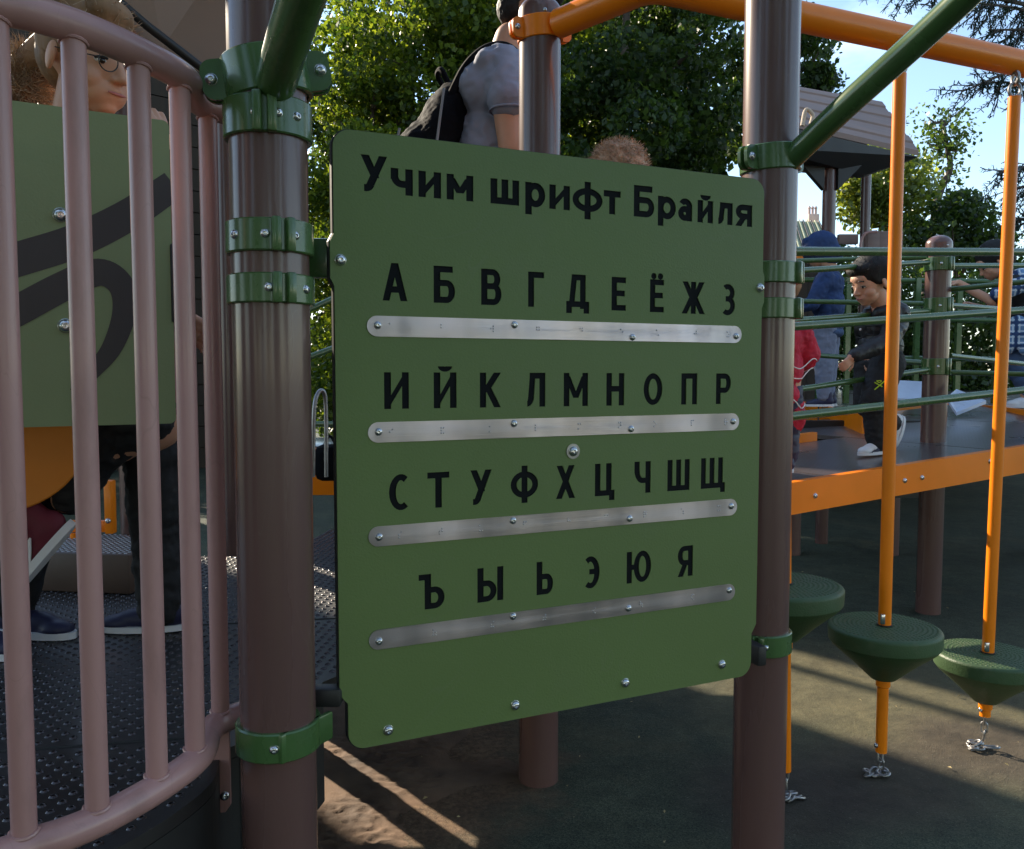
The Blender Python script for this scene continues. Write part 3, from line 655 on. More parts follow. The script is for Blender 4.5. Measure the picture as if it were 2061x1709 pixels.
for px in (-240, -115, 17, 170, 296, 376, 430):
    p = interp_px(px); gw_ = G().tube([(p.x, p.y, zb2 + .012), (p.x, p.y, zt_ - .012)], .0137, 24)
    for z_ in (zb2 + .0195, zt_ - .0195):
        gw_.tube([(p.x + .0146 * math.cos(a), p.y + .0146 * math.sin(a), z_ - abs(math.sin(a - .3)) * .0035 * (1 if z_ < 1 else -1) + .0005 * math.sin(a * 17 + px)) for a in np.linspace(0, 2 * math.pi, 33)], .0022, 6)
    gw_.obj('bar', M['rail'], gr)
p = tp[-2].lerp(tp[-1], .35); G().tube([(p.x, p.y, zb2), (p.x, p.y, zt_)], .0137, 24).obj('bar', M['rail'], gr)
# bolted foot plate under the rail end
p = interp_px(424); g = G().prism([(-.014, -.135), (-.006, -.146), (.006, -.146), (.014, -.135), (.014, 0), (-.014, 0)], -.004, .004, frame(Vector((p.x, p.y + .01, zb2)), Vector((1, .1, 0)), Vector((0, 0, 1))))
fp = g.obj('foot_plate', M['rail'], gr); b = link('bolt', bolt_mesh(.007), fp); b.matrix_basis = zframe(Vector((p.x + .007, p.y + .004, zb2 - .118)), Vector((.3, -1, 0)))

# ------------------------------------------------------------------ left deck
DZ = .545
base = [Vector((q.x, q.y)) for q in tc_ if q.y < 1.31]
poly = [(p.x - .035 * 0 - .0, p.y + .045) for p in base]
poly = [(-2.6, .95)] + poly + [(-.415, 1.36), (-.37, 1.62), (-.10, 2.05), (-.06, 3.45), (-.66, 3.45), (-.78, 2.75), (-2.6, 2.75)]
dk = thing('perforated_deck', 'dark perforated platform behind the mauve railing', 'platform')
G().prism(poly, DZ - .02, DZ).obj('deck_plate', M['deckm'], dk, smooth=False)
gk = G(); band = [p for p in poly[:-4] if p[1] < 1.8]
for a, b in zip(band, band[1:]): 
    a, b = Vector((*a, 0)), Vector((*b, 0)); n_ = Vector((-(b - a).y, (b - a).x, 0)).normalized() * .012
    if (b - a).length > 1e-4: gk.add([a + Vector((0, 0, DZ - .24)), b + Vector((0, 0, DZ - .24)), b + n_ + Vector((0, 0, DZ - .24)), a + n_ + Vector((0, 0, DZ - .24)), a + Vector((0, 0, DZ - .021)), b + Vector((0, 0, DZ - .021)), b + n_ + Vector((0, 0, DZ - .021)), a + n_ + Vector((0, 0, DZ - .021))], [(0, 1, 2, 3), (7, 6, 5, 4), (0, 4, 5, 1), (1, 5, 6, 2), (2, 6, 7, 3), (3, 7, 4, 0)])
gk.obj('deck_skirt', M['dark'], dk, smooth=False)
for x_, y_ in ((-1.7, 2.6), (-.2, 3.3), (-2.3, 1.2)): G().tube([(x_, y_, -.02), (x_, y_, DZ - .02)], .04, 16).obj('deck_leg', M['post'], dk)
def inside(x, y, P):
    c = False
    for i in range(len(P)):
        x1, y1 = P[i]; x2, y2 = P[i - 1]
        if (y1 > y) != (y2 > y) and x < (x2 - x1) * (y - y1) / (y2 - y1) + x1: c = not c
    return c
gs = G(); gh = G(); P = .0255; rowi = 0; y = 1.0
ca, sa = math.cos(R(24)), math.sin(R(24))
for i in range(-120, 160):
    for j in range(-120, 160):
        a_, b_ = (i + .5 * (j % 2)) * P, j * P * .9
        x = -.6 + a_ * ca - b_ * sa; y = 1.8 + a_ * sa + b_ * ca
        if not (-1.5 < x < -.05 and .98 < y < 3.4) or not inside(x, y, poly) or not inside(x + .02, y, poly) or not inside(x + .01, y - .02, poly): continue
        if abs(y - 1.30 - (x + .9) * .18) < .016 or abs((y - 2.0) - (x + .7) * .18) < .014: continue
        n = 8 if y < 1.7 else 5
        gs.lathe([(.0068, DZ), (.0052, DZ + .0022), (.0040, DZ + .0028), (.0030, DZ + .0018)], n, Matrix.Translation((x, y, 0)), caps=False)
        gh.lathe([(.0034, DZ + .0004), (.0001, DZ + .0008)], n, Matrix.Translation((x, y, 0)), caps=False)
tag(gs.obj('raised_studs', M['stud'], dk, ang=80), kind='stuff'); tag(gh.obj('drain_holes', M['deckhole'], dk), kind='stuff')
print('studs', len(gs.f))
for y0 in (1.30, 2.0):   # seams between plates
    g = G(); xs0, xs1 = (-1.9, -.50) if y0 == 1.3 else (-1.9, -.16)
    g.tube([(xs0, y0 + (xs0 + .9 if y0 == 1.3 else xs0 + .7) * .18, DZ + .0008), (xs1, y0 + (xs1 + .9 if y0 == 1.3 else xs1 + .7) * .18, DZ - .0006)], .003, 6); g.obj('seam', M['deckhole'], dk)
# brown box step on the deck with perforated top
st = thing('box_step', 'small brown box step with perforated top on the dark deck', 'step', (-1.19, 2.42, DZ + .001), R(-8))
brown = mat('brown_step', (.075, .042, .028), .5, 0, .2, 6, .2, 40)
G().box((0, 0, .055), (.34, .26, .11), None, bev=.006).obj('step_body', brown, st)
g = G()
for i in range(-9, 10):
    for j in range(-7, 8):
        g.lathe([(.005, .1105), (.004, .1125), (.0015, .1125)], 6, Matrix.Translation((i * .017, j * .017, 0)), caps=False)
tag(g.obj('raised_studs', M['galv'], st), kind='stuff')
# orange lip at the deck's far end and bits of orange behind the girl
lip = thing('deck_lip', 'sunlit orange sloping plate seen between left post and board', 'ramp plate', (0, 0, 0))
G().box((-.62, 3.62, DZ + .18), (.70, .05, .2), None, bev=.004).obj('lip_plate', M['orange'], lip)
G().box((-.62, 3.9, DZ + .28), (.70, .5, .012), None, bev=.004).obj('top_plate', M['rampm'], lip)
ob2 = thing('orange_bracket', 'small bright orange bracket glowing in sun behind the mauve bars', 'bracket', (0, 0, 0))
q = at(222, 1020, 2.5); G().box(q, (.025, .03, .16), None, bev=.004).obj('bracket_plate', M['orange'], ob2)
G().box(q + Vector((-.07, .01, -.06)), (.12, .02, .035), Matrix.Translation((0, 0, 0)), bev=.004).obj('bracket_arm', M['orange'], ob2)
G().tube([q + Vector((-.11, 0, -.08)), Vector((q.x - .11, q.y, DZ))], .012, 12).obj('bracket_leg', M['orange'], ob2)
bolt(q + Vector((0, -.016, -.04)), Vector((0, -1, 0)), .008, ob2)

# ------------------------------------------------------------------ green game panel with dark S-curve, orange plate
p0 = at(-260, 500, 1.41); p1 = at(346, 500, 1.63); p0.z = p1.z = 0
gx = (p1 - p0).normalized(); gw = (p1 - p0).length; gz0, gz1 = 1.052, 1.625
gp = thing('game_panel', 'green panel with dark curving grooves behind the mauve bars', 'play panel', (0, 0, 0)); TP = frame(Vector((p0.x, p0.y, gz0)), gx, Vector((0, 0, 1))); gp.matrix_basis = TP
pn = gx.cross(Vector((0, 0, 1)))
def puv(px, py):
    q = on_plane(px, py, TP.translation, pn) - TP.translation; return q.dot(gx), q.z
hh_ = gz1 - gz0; rr = .012
G().prism(corner(rr, rr, rr, 180) + corner(gw - rr, rr, rr, 270) + corner(gw - rr, hh_ - rr, rr, 0) + corner(rr, hh_ - rr, rr, 90), -.014, 0).obj('panel_face', mat('panel_green', (.22, .26, .12), .6, 0, .05, 2, .1, 200), gp, smooth=False)
def ribbon(pts, wid, z, name):
    P = curve_pts([Vector((*puv(*p), 0)) for p in pts], 8); n = len(P); Lf, Rt = [], []
    for i, p in enumerate(P):
        d = (P[min(i + 1, n - 1)] - P[max(i - 1, 0)]).normalized(); k = wid[0] + (wid[1] - wid[0]) * i / (n - 1); k += (wid[2] if len(wid) > 2 else 0) * math.sin(math.pi * i / (n - 1)); q = Vector((-d.y, d.x, 0)) * k / 2
        Lf.append(p + q); Rt.append(p - q)
    g = G(); vs = [(v.x, v.y, zz) for zz in (z, .0008) for v in Lf + Rt[::-1]]
    # build as quad strip
    g = G(); vv = []
    for a, b in zip(Lf, Rt): vv += [(a.x, a.y, z), (b.x, b.y, z)]
    g.add(vv, [(2 * i, 2 * i + 1, 2 * i + 3, 2 * i + 2) for i in range(n - 1)])
    return g.obj(name, mat('groove_brown', (.045, .036, .034), .55, 0, .05), gp, smooth=False)
ribbon([(-260, 590), (-60, 548), (60, 515), (160, 482), (260, 432), (350, 372)], (.054, .052, .006), .0006, 'groove')
ribbon([(-220, 760), (-90, 690), (30, 628), (130, 575), (200, 548), (244, 575), (250, 630), (225, 700), (185, 750), (150, 790)], (.050, .018, .014), .0011, 'groove')
for px, py in ((122, 433), (132, 656), (-150, 440)):
    u, v = puv(px, py); b = link('bolt', bolt_mesh(.0125), gp); b.matrix_basis = Matrix.Translation((u, v, .0005))
u, v = puv(347, 570); G().box((u + .004, v, -.01), (.014, .15, .03), None, bev=.004).obj('edge_bracket', M['dark'], gp)
op = thing('orange_disc', 'round orange plate half hidden below the green panel', 'play panel', (0, 0, 0))
c0 = at(-10, 862, 1.60); G().lathe([(.001, -.008), (.160, -.008), (.163, -.005), (.163, .005), (.160, .008), (.001, .008)], 56, frame(c0, gx, Vector((0, 0, 1))), caps=False).obj('disc_plate', mat('orange_plastic', (.72, .22, .015), .55, 0, .06), op)
gpp = thing('panel_post', 'slim brown post holding the green panel at its hidden end', 'post', (p0.x, p0.y + .05, 0)); G().tube([(0, 0, DZ), (0, 0, 1.7)], .03, 20).obj('post_tube', M['post'], gpp)

# ------------------------------------------------------------------ ramp (bridge) on the right
rampd = Vector((2.2 - 1.005, 3.64 - 3.04, .831 - .753)).normalized()
RA = at(1592, 972, 3.04); RB = at(2061, 898, 3.64); rd = (RB - RA).normalized(); perp = Vector((-rd.y, rd.x, 0)).normalized()
def rp(s, w, h=0):      # s metres along the ramp, w metres across (away), h above
    return RA + rd * s + perp * w + Vector((0, 0, h))
ramp_ = thing('ramp_bridge', 'grey ribbed ramp with bright orange edge boards rising to the right', 'ramp')
def slab(c8, name, m, parent):
    g = G(); g.add(c8, [(0, 1, 2, 3), (7, 6, 5, 4), (0, 4, 5, 1), (1, 5, 6, 2), (2, 6, 7, 3), (3, 7, 4, 0)]); return g.obj(name, m, parent, smooth=False)
def beamr(s0, s1, w0, w1, h0, h1, name, m, parent): return slab([rp(s0, w0, h0), rp(s1, w0, h0), rp(s1, w1, h0), rp(s0, w1, h0), rp(s0, w0, h1), rp(s1, w0, h1), rp(s1, w1, h1), rp(s0, w1, h1)], name, m, parent)
beamr(-.08, 3.2, 0, .035, -.118, 0, 'edge_board', M['orange'], ramp_)
beamr(.50, 1.03, .86, .895, -.10, .035, 'edge_board', M['orange'], ramp_)
def treadmat():
    m = mat('ribbed_tread', (.085, .068, .068), .28, 0, .2, 3, 0, coat=.3); N = m.node_tree.nodes; L = m.node_tree.links
    t = N.new('ShaderNodeTexCoord'); v = N.new('ShaderNodeTexVoronoi'); v.inputs['Scale'].default_value = 48; v.inputs['Randomness'].default_value = 0
    mp_ = N.new('ShaderNodeMapping'); mp_.inputs['Rotation'].default_value = (0, 0, R(72)); L.new(t.outputs['Object'], mp_.inputs[0]); L.new(mp_.outputs[0], v.inputs[0])
    b = N.new('ShaderNodeBump'); b.inputs['Strength'].default_value = .6; b.inputs['Distance'].default_value = .004; b.invert = True; L.new(v.outputs['Distance'], b.inputs['Height'])
    L.new(b.outputs[0], N['Principled BSDF'].inputs['Normal']); return m
M['tread'] = treadmat()
for i in range(4):
    s0, s1, w1 = -.75 + i * .99, -.75 + i * .99 + .982, (.857 if i < 2 else 1.6)
    a0, a1 = (s0, s0) if i else (-.06, .46)
    if i == 0: w1 = .45; a1 = .20
    slab([rp(a0, .037, -.03), rp(s1, .037, -.03), rp(s1, w1, -.03), rp(a1, w1, -.03), rp(a0, .037, -.008), rp(s1, .037, -.008), rp(s1, w1, -.008), rp(a1, w1, -.008)], 'tread_plate', M['tread'], ramp_)
for s in (.12, .60, .70, 1.12, 1.62):
    b = bolt(rp(s, 0, -.062 + .02 * (s > 1)), -perp, .010, ramp_)
for s in (.12, .62, .90, 1.45): pass
far = at(1890, 500, 4.0); FPOST = Vector((far.x, 4.0, 0))
fpost = post(FPOST.x, FPOST.y, zat(492, 4.0), .056, 'brown domed post standing through the ramp deck in the background')
for py in (533, 617, 738):
    clamp(fpost, zat(py, 4.0), R(-60), .056, .075 if py != 533 else .06, bolts=(-.8, .1, .7), lug=0)
nr = thing('ramp_handrail', 'three green tubes along the near side of the ramp', 'handrail')
def rtube(p, q, r=.0155, parent=nr, name='rail_tube'): return G().tube([p, q], r, 16).obj(name, M['green'], parent)
rtube(at(1560, 506, 3.0), at(2150, 508, 3.75), .0165)
rtube(at(1560, 660, 3.0), at(2150, 618, 3.75)); rtube(at(1560, 842, 3.0), at(2150, 775, 3.75), .0165)
G().tube([at(2150, 500, 3.75), Vector((at(2150, 500, 3.75).x, 3.75, .75))], .03, 16).obj('end_post', M['post'], nr)
G().tube([at(1560, 500, 3.0), Vector((at(1560, 500, 3.0).x, 3.0, .62))], .02, 16).obj('end_post', M['green'], nr)
fr = thing('far_handrail', 'thinner green tubes meeting the brown domed post behind the ramp', 'handrail')
for a, b in (((1500, 552, 3.3), (1868, 528, 3.95)), ((1500, 528, 4.6), (1868, 518, 4.0)), ((1500, 604, 4.6), (1868, 612, 4.0)), ((1500, 652, 3.3), (1868, 626, 3.95)), ((1500, 705, 4.8), (1868, 731, 4.0)), ((1500, 800, 3.3), (1868, 744, 3.95)),
             ((1912, 535, 4.0), (2200, 534, 4.6)), ((1912, 583, 4.0), (2200, 553, 3.6)), ((1912, 615, 4.0), (2200, 634, 4.8)), ((1912, 716, 4.0), (2200, 748, 4.8)), ((1912, 750, 4.0), (2200, 756, 3.9))):
    rtube(at(*a), at(*b), .0125, fr)
# second deck level behind the ramp, orange lips, dark gap
d2 = thing('upper_deck', 'brown deck level with orange lips where the boy in blue stands', 'platform')
def polyslab(pts, th, name, m, parent):
    n = len(pts); vs = list(pts) + [p - Vector((0, 0, th)) for p in pts]
    g = G(); g.add(vs, [tuple(range(n)), tuple(range(n, 2 * n))[::-1]] + [(i, i + n, (i + 1) % n + n, (i + 1) % n) for i in range(n)]); return g.obj(name, m, parent, smooth=False)
def gz(px, py, z):
    r = ray(px, py); return EYE + r * ((z - EYE.z) / r.z)
Z2 = .93
polyslab([gz(1560, 797, Z2), gz(1735, 828, Z2), gz(1870, 803, Z2), gz(1912, 806, Z2), gz(2200, 838, Z2), gz(2200, 780, Z2), gz(1500, 780, Z2)], .03, 'deck_plate', M['tread'], d2)
def lipq(pts, name='edge_lip'):
    return polyslab(pts, .012, name, M['orange'], d2)
def vq(a, b, th, name, m, parent):   # vertical board between two world points
    d = (b - a).normalized(); n = Vector((-d.y, d.x, 0)) * .02
    dz = Vector((0, 0, th)); return slab([a - dz, b - dz, b + n - dz, a + n - dz, a, b, b + n, a + n], name, m, parent)
vq(gz(1560, 797, Z2 + .005), gz(1735, 832, Z2 + .005), .14, 'edge_lip', M['orange'], d2)
vq(gz(1735, 829, Z2 + .005), gz(1870, 804, Z2 + .005), .14, 'edge_lip', M['orange'], d2)
vq(gz(1905, 807, Z2 + .005), gz(2200, 840, Z2 + .005), .14, 'edge_lip', M['orange'], d2)
G().box((at(1690, 880, 4.6) + Vector((0, .3, -.15))), (1.2, .05, .45), None).obj('under_wall', M['dark'], d2)
for px in (1600, 1800, 2100):
    q = at(px, 830, 5.3); G().tube([(q.x, 5.3, -.02), (q.x, 5.3, Z2 - .04)], .05, 20).obj('deck_leg', M['post'], d2)
# deck behind the board where the man stands
d3 = thing('middle_deck', 'ribbed deck with orange front board behind the alphabet board', 'platform')
G().prism([(-.30, 2.48), (.42, 2.48), (.42, 3.3), (-.30, 3.3)], .755, .78).obj('deck_plate', M['tread'], d3, smooth=False)
G().box((.06, 2.46, .72), (.72, .03, .12), None, bev=.003).obj('edge_board', M['orange'], d3)
for x in (-.24, .36): G().tube([(x, 3.2, -.02), (x, 3.2, .75)], .04, 16).obj('deck_leg', M['post'], d3)
# further green balustrade with uprights
bal = thing('green_balustrade', 'distant green balustrade with square uprights behind the domed post', 'balustrade')
zc = lambda py: at(1030, py, 6.0).z
for py in (562, 640, 718): rtube(at(1480, py, 6.2), at(2300, py + 8, 5.9), .018, bal)
for px in (1570, 1652, 1708, 1848, 1932, 2010, 2090):
    q = at(px, 560, 6.05); G().box((q.x, 6.05, (Z2 + q.z) / 2), (.035, .035, q.z - Z2), None).obj('upright', M['green'], bal)
sl = thing('slide', 'pale blue slide bed glimpsed between the rails', 'slide')
polyslab([at(1800, 765, 5.6), at(1862, 768, 5.5), at(1870, 806, 5.2), at(1790, 800, 5.3)], .02, 'slide_bed', M['slide'], sl)
polyslab([at(1925, 783, 5.3), at(1985, 806, 5.1), at(1925, 830, 5.0), at(1905, 800, 5.1)], .02, 'slide_side', M['slide'], sl)
# green rails glimpsed between left post and board, grey hoop
gl = thing('green_rails', 'three sunlit green tubes in the slit left of the board', 'handrail')
for a, b in (((560, 652, 3.6), (760, 560, 3.9)), ((560, 742, 3.6), (760, 668, 3.9)), ((560, 852, 3.6), (760, 855, 3.9))): rtube(at(*a), at(*b), .013, gl)
hp = thing('grey_hoop', 'slim grey metal hoop handle in the slit left of the board', 'handle')
G().tube(curve_pts([at(630, 960, 3.4), at(632, 830, 3.4), at(640, 792, 3.42), at(652, 790, 3.44), at(656, 830, 3.45), at(657, 960, 3.45)], 6), .009, 12).obj('hoop_tube', M['galv'], hp)
bx = thing('dark_bag', 'black bag lying on the deck behind the hoop', 'bag', at(665, 950, 3.5)); G().box((0, 0, 0.04), (.12, .1, .15), None, bev=.03).obj('bag_body', M['bag'], bx); G().tube(curve_pts([(-.03, 0, .1), (0, 0, .15), (.03, 0, .1)], 6), .006, 8).obj('handle', M['bag'], bx)

# ------------------------------------------------------------------ brown canopy top left
cn_ = thing('playhouse_canopy', 'large plain brown canopy sheet hanging over the top left', 'canopy')
cp = [at(235, -420, 2.5), at(700, -420, 2.9), at(480, -130, 2.9), at(455, 150, 2.75), at(330, 92, 2.62), at(235, 12, 2.5)]
polyslab(cp, .03, 'canopy_sheet', M['roofb'], cn_)
G().tube([at(240, 4, 2.46), at(296, 52, 2.52), at(408, 138, 2.64), at(450, 168, 2.68)], .013, 12).obj('edge_beam', M['dark'], cn_)
for px, py, d in ((455, 60, 2.86), (245, 0, 2.6)):
    q = at(px, py, d); G().tube([(q.x, q.y, DZ if px < 400 else 0), (q.x, q.y, q.z)], .045, 20).obj('support_pole', M['post'], cn_)

rf = thing('shade_roof', 'brown plank roof added above the frame to shade the left deck', 'roof')  # added out of view to keep sky light off the deck
for i in range(9):
    G().box((-2.3 + i * .245, 2.0, 2.98 + .02 * i), (.238, 2.3, .03), None, bev=.004).obj('plank', M['roofp'], rf)
for x_, y_ in ((-2.35, 3.05), (-.95, 3.05)): G().tube([(x_, y_, -.02), (x_, y_, 3.0)], .045, 16).obj('roof_post', M['post'], rf)
# ------------------------------------------------------------------ timber sun baffles, added mostly out of view; gaps leave the sun strips
sh = Vector((-math.sin(SUN_AZ), math.cos(SUN_AZ), 0)); nh = Vector((math.cos(SUN_AZ), math.sin(SUN_AZ), 0))
def baffle(n0, n1, u0, h, label, dep=1.8):
    c = sh * (u0 + dep / 2) + nh * ((n0 + n1) / 2); w = n1 - n0; t = thing('sun_baffle', label, 'baffle', (c.x, c.y, 0), math.atan2(nh.y, nh.x))
    k = max(1, int(h / .25))
    for i in range(k): G().box((0, -dep / 2, h * (i + .5) / k), (w, .04, h / k - .012), None).obj('plank', M['wood'], t, smooth=False)
    G().box((0, .03, h / 2), (w - .004, dep - .03, h - .002), None).obj('baffle_body', M['wood'], t, smooth=False)
    g = G(); g.prism([(-w / 2 - .0, h), (w / 2 + .0, h), (0, h + .25)], -dep / 2 - .1, dep / 2 + .1, Matrix(((1, 0, 0, 0), (0, 0, 1, 0), (0, 1, 0, 0), (0, 0, 0, 1)))); g.obj('roof', M['roofb'], t, smooth=False)
HH = 5.55
baffle(-3.2, 1.07, 10, HH, 'broad added sun-shading timber hut far left behind the railing')
baffle(1.34, 2.52, 10, HH, 'middle added sun-shading timber hut hidden behind the left post')
baffle(2.95, 3.02, 10.2, HH, 'narrow added timber pillar splitting the sun gap between two baffles', .3)
baffle(3.16, 4.8, 10, HH, 'added sun-shading timber hut next to the maple trees')

# ------------------------------------------------------------------ kiosk roof at the right
ks = thing('roofed_shelter', 'brown gabled shelter roof on posts beyond the green diagonal tube', 'shelter')
e0_, e1_ = at(1535, 230, 5.3), at(1849, 303, 5.7); r0_, r1_ = at(1535, 164, 6.5), at(1775, 207, 6.9)
for i in range(8):
    a, b = i / 8, (i + 1) / 8 - .008
    q = [e0_.lerp(r0_, a), e1_.lerp(r1_, a), e1_.lerp(r1_, b), e0_.lerp(r0_, b)]; lift = Vector((0, 0, .012 * (i % 2)))
    polyslab([v + lift for v in q], .035, 'roof_plank', M['roofp'], ks)
bk0, bk1 = r0_ * 2 - e0_, r1_ * 2 - e1_; bk0.z = 3.02; bk1.z = 3.02
polyslab([r0_, r1_, bk1, bk0], .04, 'roof_slope', M['roofp'], ks)
dz = Vector((0, 0, -.04)); slab([e0_ + dz * 5, e1_ + dz * 4 - Vector((.35, 0, 0)), e1_ + dz * 4 + Vector((-.35, .1, 0)), e0_ + dz * 5 + Vector((0, .1, 0)), e0_ + dz, e1_ + dz, e1_ + dz + Vector((0, .1, 0)), e0_ + dz + Vector((0, .1, 0))], 'fascia_beam', M['dark'], ks)
for px, d in ((1671, 5.65), (1545, 5.45), (1745, 7.6), (1560, 7.4)):
    q = at(px, 300, d); G().tube([(q.x, q.y, 0), (q.x, q.y, q.z)], .042, 20).obj('shelter_post', M['post'], ks)
for s in (-1, 1):
    q = at(1671, 330, 5.62); G().prism([(0, 0), (s * .22, 0), (0, -.22)][::s], -.02, .02, frame(q + Vector((s * .045, 0, .05)), Vector((1, .15, 0)), Vector((0, 0, 1)))).obj('corner_brace', M['dark'], ks, smooth=False)
q = at(1622, 232, 5.0); G().tube(curve_pts([q + Vector((-.02, 0, -.06)), q + Vector((.0, 0, .03)), q + Vector((.04, 0, .0)), q + Vector((.03, 0, -.05))], 6), .012, 10).obj('lamp_bracket', mat('tan_metal', (.55, .42, .3), .5), ks)
# brown panels of a further tower
tw = thing('distant_tower', 'low brown panel tower just beyond the boy in black', 'play tower')
for px, w in ((1757, .09), (1783, .11), (1806, .07)):
    a = at(px, 466, 7.0); G().box((a.x, 7.0, (a.z + Z2 - .2) / 2), (w * 1.1, .05, a.z - Z2 + .2), None, bev=.005).obj('wall_panel', M['roofp'], tw)
G().box((at(1706, 482, 7.2)), (.16, .05, .08), None).obj('roof_block', M['roofp'], tw)
G().tube(curve_pts([at(1733, 520, 6.9), at(1733, 488, 6.9), at(1742, 470, 6.9), at(1765, 466, 6.9)], 6), .012, 10).obj('hoop', M['rail'], tw)
G().box((at(1625, 520, 7.4)), (.45, .05, .06), None).obj('orange_board', M['orange'], tw)
for px in (1640, 1600): a = at(px, 530, 7.0); G().box((a.x + .02, 7.0, a.z / 2), (.16, .06, a.z), None).obj('wall_panel', M['wood'], tw)
# house roof with chimney
hs = thing('distant_house', 'house with ribbed olive metal roof and pale chimneys behind the blue hood', 'house')
a, b, c_, d_ = at(1480, 520, 30), at(1680, 520, 30), at(1648, 447, 34), at(1480, 438, 34)
polyslab([a, b, c_, d_], .1, 'roof', M['houseroof'], hs)
for i in range(22):
    t = i / 21; G().tube([a.lerp(b, t) + Vector((0, 0, .04)), d_.lerp(c_, t) + Vector((0, 0, .04))], .035, 6).obj('roof_rib', M['dark'] if i % 2 else M['houseroof'], hs)
G().box(((a.x + b.x) / 2, 34, a.z / 2 - .1), (abs(b.x - a.x) * .92, 7, a.z - .3), None).obj('wall', M['housewall'], hs)
q = at(1635, 445, 34.5); cb = G().box(q + Vector((0, 0, .0)), (.42, .4, .5), None, bev=.02).obj('chimney', M['chim'], hs)
for dx in (-.13, .0, .13):
    g = G().lathe([(.05, 0), (.05, .26), (.075, .27), (.02, .36), (.001, .37)], 12, Matrix.Translation(q + Vector((dx, 0, .24)))); g.obj('chimney_pot', M['chim'], cb)

# ------------------------------------------------------------------ people
def ico(sub=2):
    bm = bmesh.new(); bmesh.ops.create_icosphere(bm, subdivisions=sub, radius=1); v = [x.co.copy() for x in bm.verts]; bm.verts.index_update(); f = [tuple(y.index for y in x.verts) for x in bm.faces]; bm.free(); return v, f
IV, IF = ico(3)
IV2, IF2 = ico(2)
def rig(name, prims, vox, parent, m, it=6, fold=0, fs=9, T=None, seed=0):
    """prims: ('c', p0, r0, p1, r1) tapered limb, ('e', c, (rx,ry,rz), rot_euler) ellipsoid -> one continuous remeshed surface"""
    g = G()
    for p in prims:
        if p[0] == 'c':
            a, ra, b, rb = Vector(p[1]), p[2], Vector(p[3]), p[4]
            if T: a, b = T @ a, T @ b
            small = max(ra, rb) < .02
            V_, F_ = (IV2, IF2) if small else (IV, IF)
            g.add([a + v * ra for v in V_], F_); g.add([b + v * rb for v in V_], F_)
            if (b - a).length > 1e-4: g.tube([a, b], [ra, rb], 14 if small else 24)
        else:
            Mx = Matrix.Translation(Vector(p[1])) @ (Euler(p[3]).to_matrix().to_4x4() if len(p) > 3 and p[3] else Matrix()) @ Matrix.Diagonal((*p[2], 1))
            if T: Mx = T @ Mx
            g.add([Mx @ v for v in IV], IF)
    me = g.me(name, None); o = bpy.data.objects.new('tmp', me); COL.objects.link(o)
    rm = o.modifiers.new('r', 'REMESH'); rm.mode = 'VOXEL'; rm.voxel_size = vox; rm.adaptivity = 0; 
    if it: s = o.modifiers.new('s', 'SMOOTH'); s.iterations = it; s.factor = .5
    dg = bpy.context.evaluated_depsgraph_get(); dg.update(); nm = bpy.data.meshes.new_from_object(o.evaluated_get(dg)); bpy.data.objects.remove(o)
    if fold:
        n = len(nm.vertices); co_ = np.empty(n * 3, dtype=np.float32); no_ = np.empty(n * 3, dtype=np.float32); nm.vertices.foreach_get('co', co_); nm.vertices.foreach_get('normal', no_); co_ = co_.reshape(-1, 3); no_ = no_.reshape(-1, 3)
        ds = np.array([noise.noise(Vector((c[0] * fs + seed, c[1] * fs, c[2] * fs * 1.5))) + .5 * (1 - abs(noise.noise(Vector((c[0] * fs * 2.2, c[1] * fs * 2.2 + seed, c[2] * fs * 2.9)))) * 3) for c in co_.tolist()])
        co_ += no_ * (ds * fold)[:, None]; nm.vertices.foreach_set('co', co_.ravel()); nm.update()
    nm.polygons.foreach_set('use_smooth', [True] * len(nm.polygons)); nm.materials.clear(); nm.materials.append(m); nm.name = name
    return link(name, nm, parent)
def snap(o, pts, off=.001):
    out = []
    for p in pts:
        ok, l, n, i = o.closest_point_on_mesh(Vector(p)); out.append(l + n * off)
    for _ in range(3): out = [out[0]] + [(out[i - 1] + out[i] * 2 + out[i + 1]) / 4 for i in range(1, len(out) - 1)] + [out[-1]]
    return out
def headT(pos, yaw, pitch, s, roll=0):
    return Matrix.Translation(pos) @ Matrix.Rotation(yaw, 4, 'Z') @ Matrix.Rotation(pitch, 4, 'Y') @ Matrix.Rotation(roll, 4, 'X') @ Matrix.Scale(s, 4)
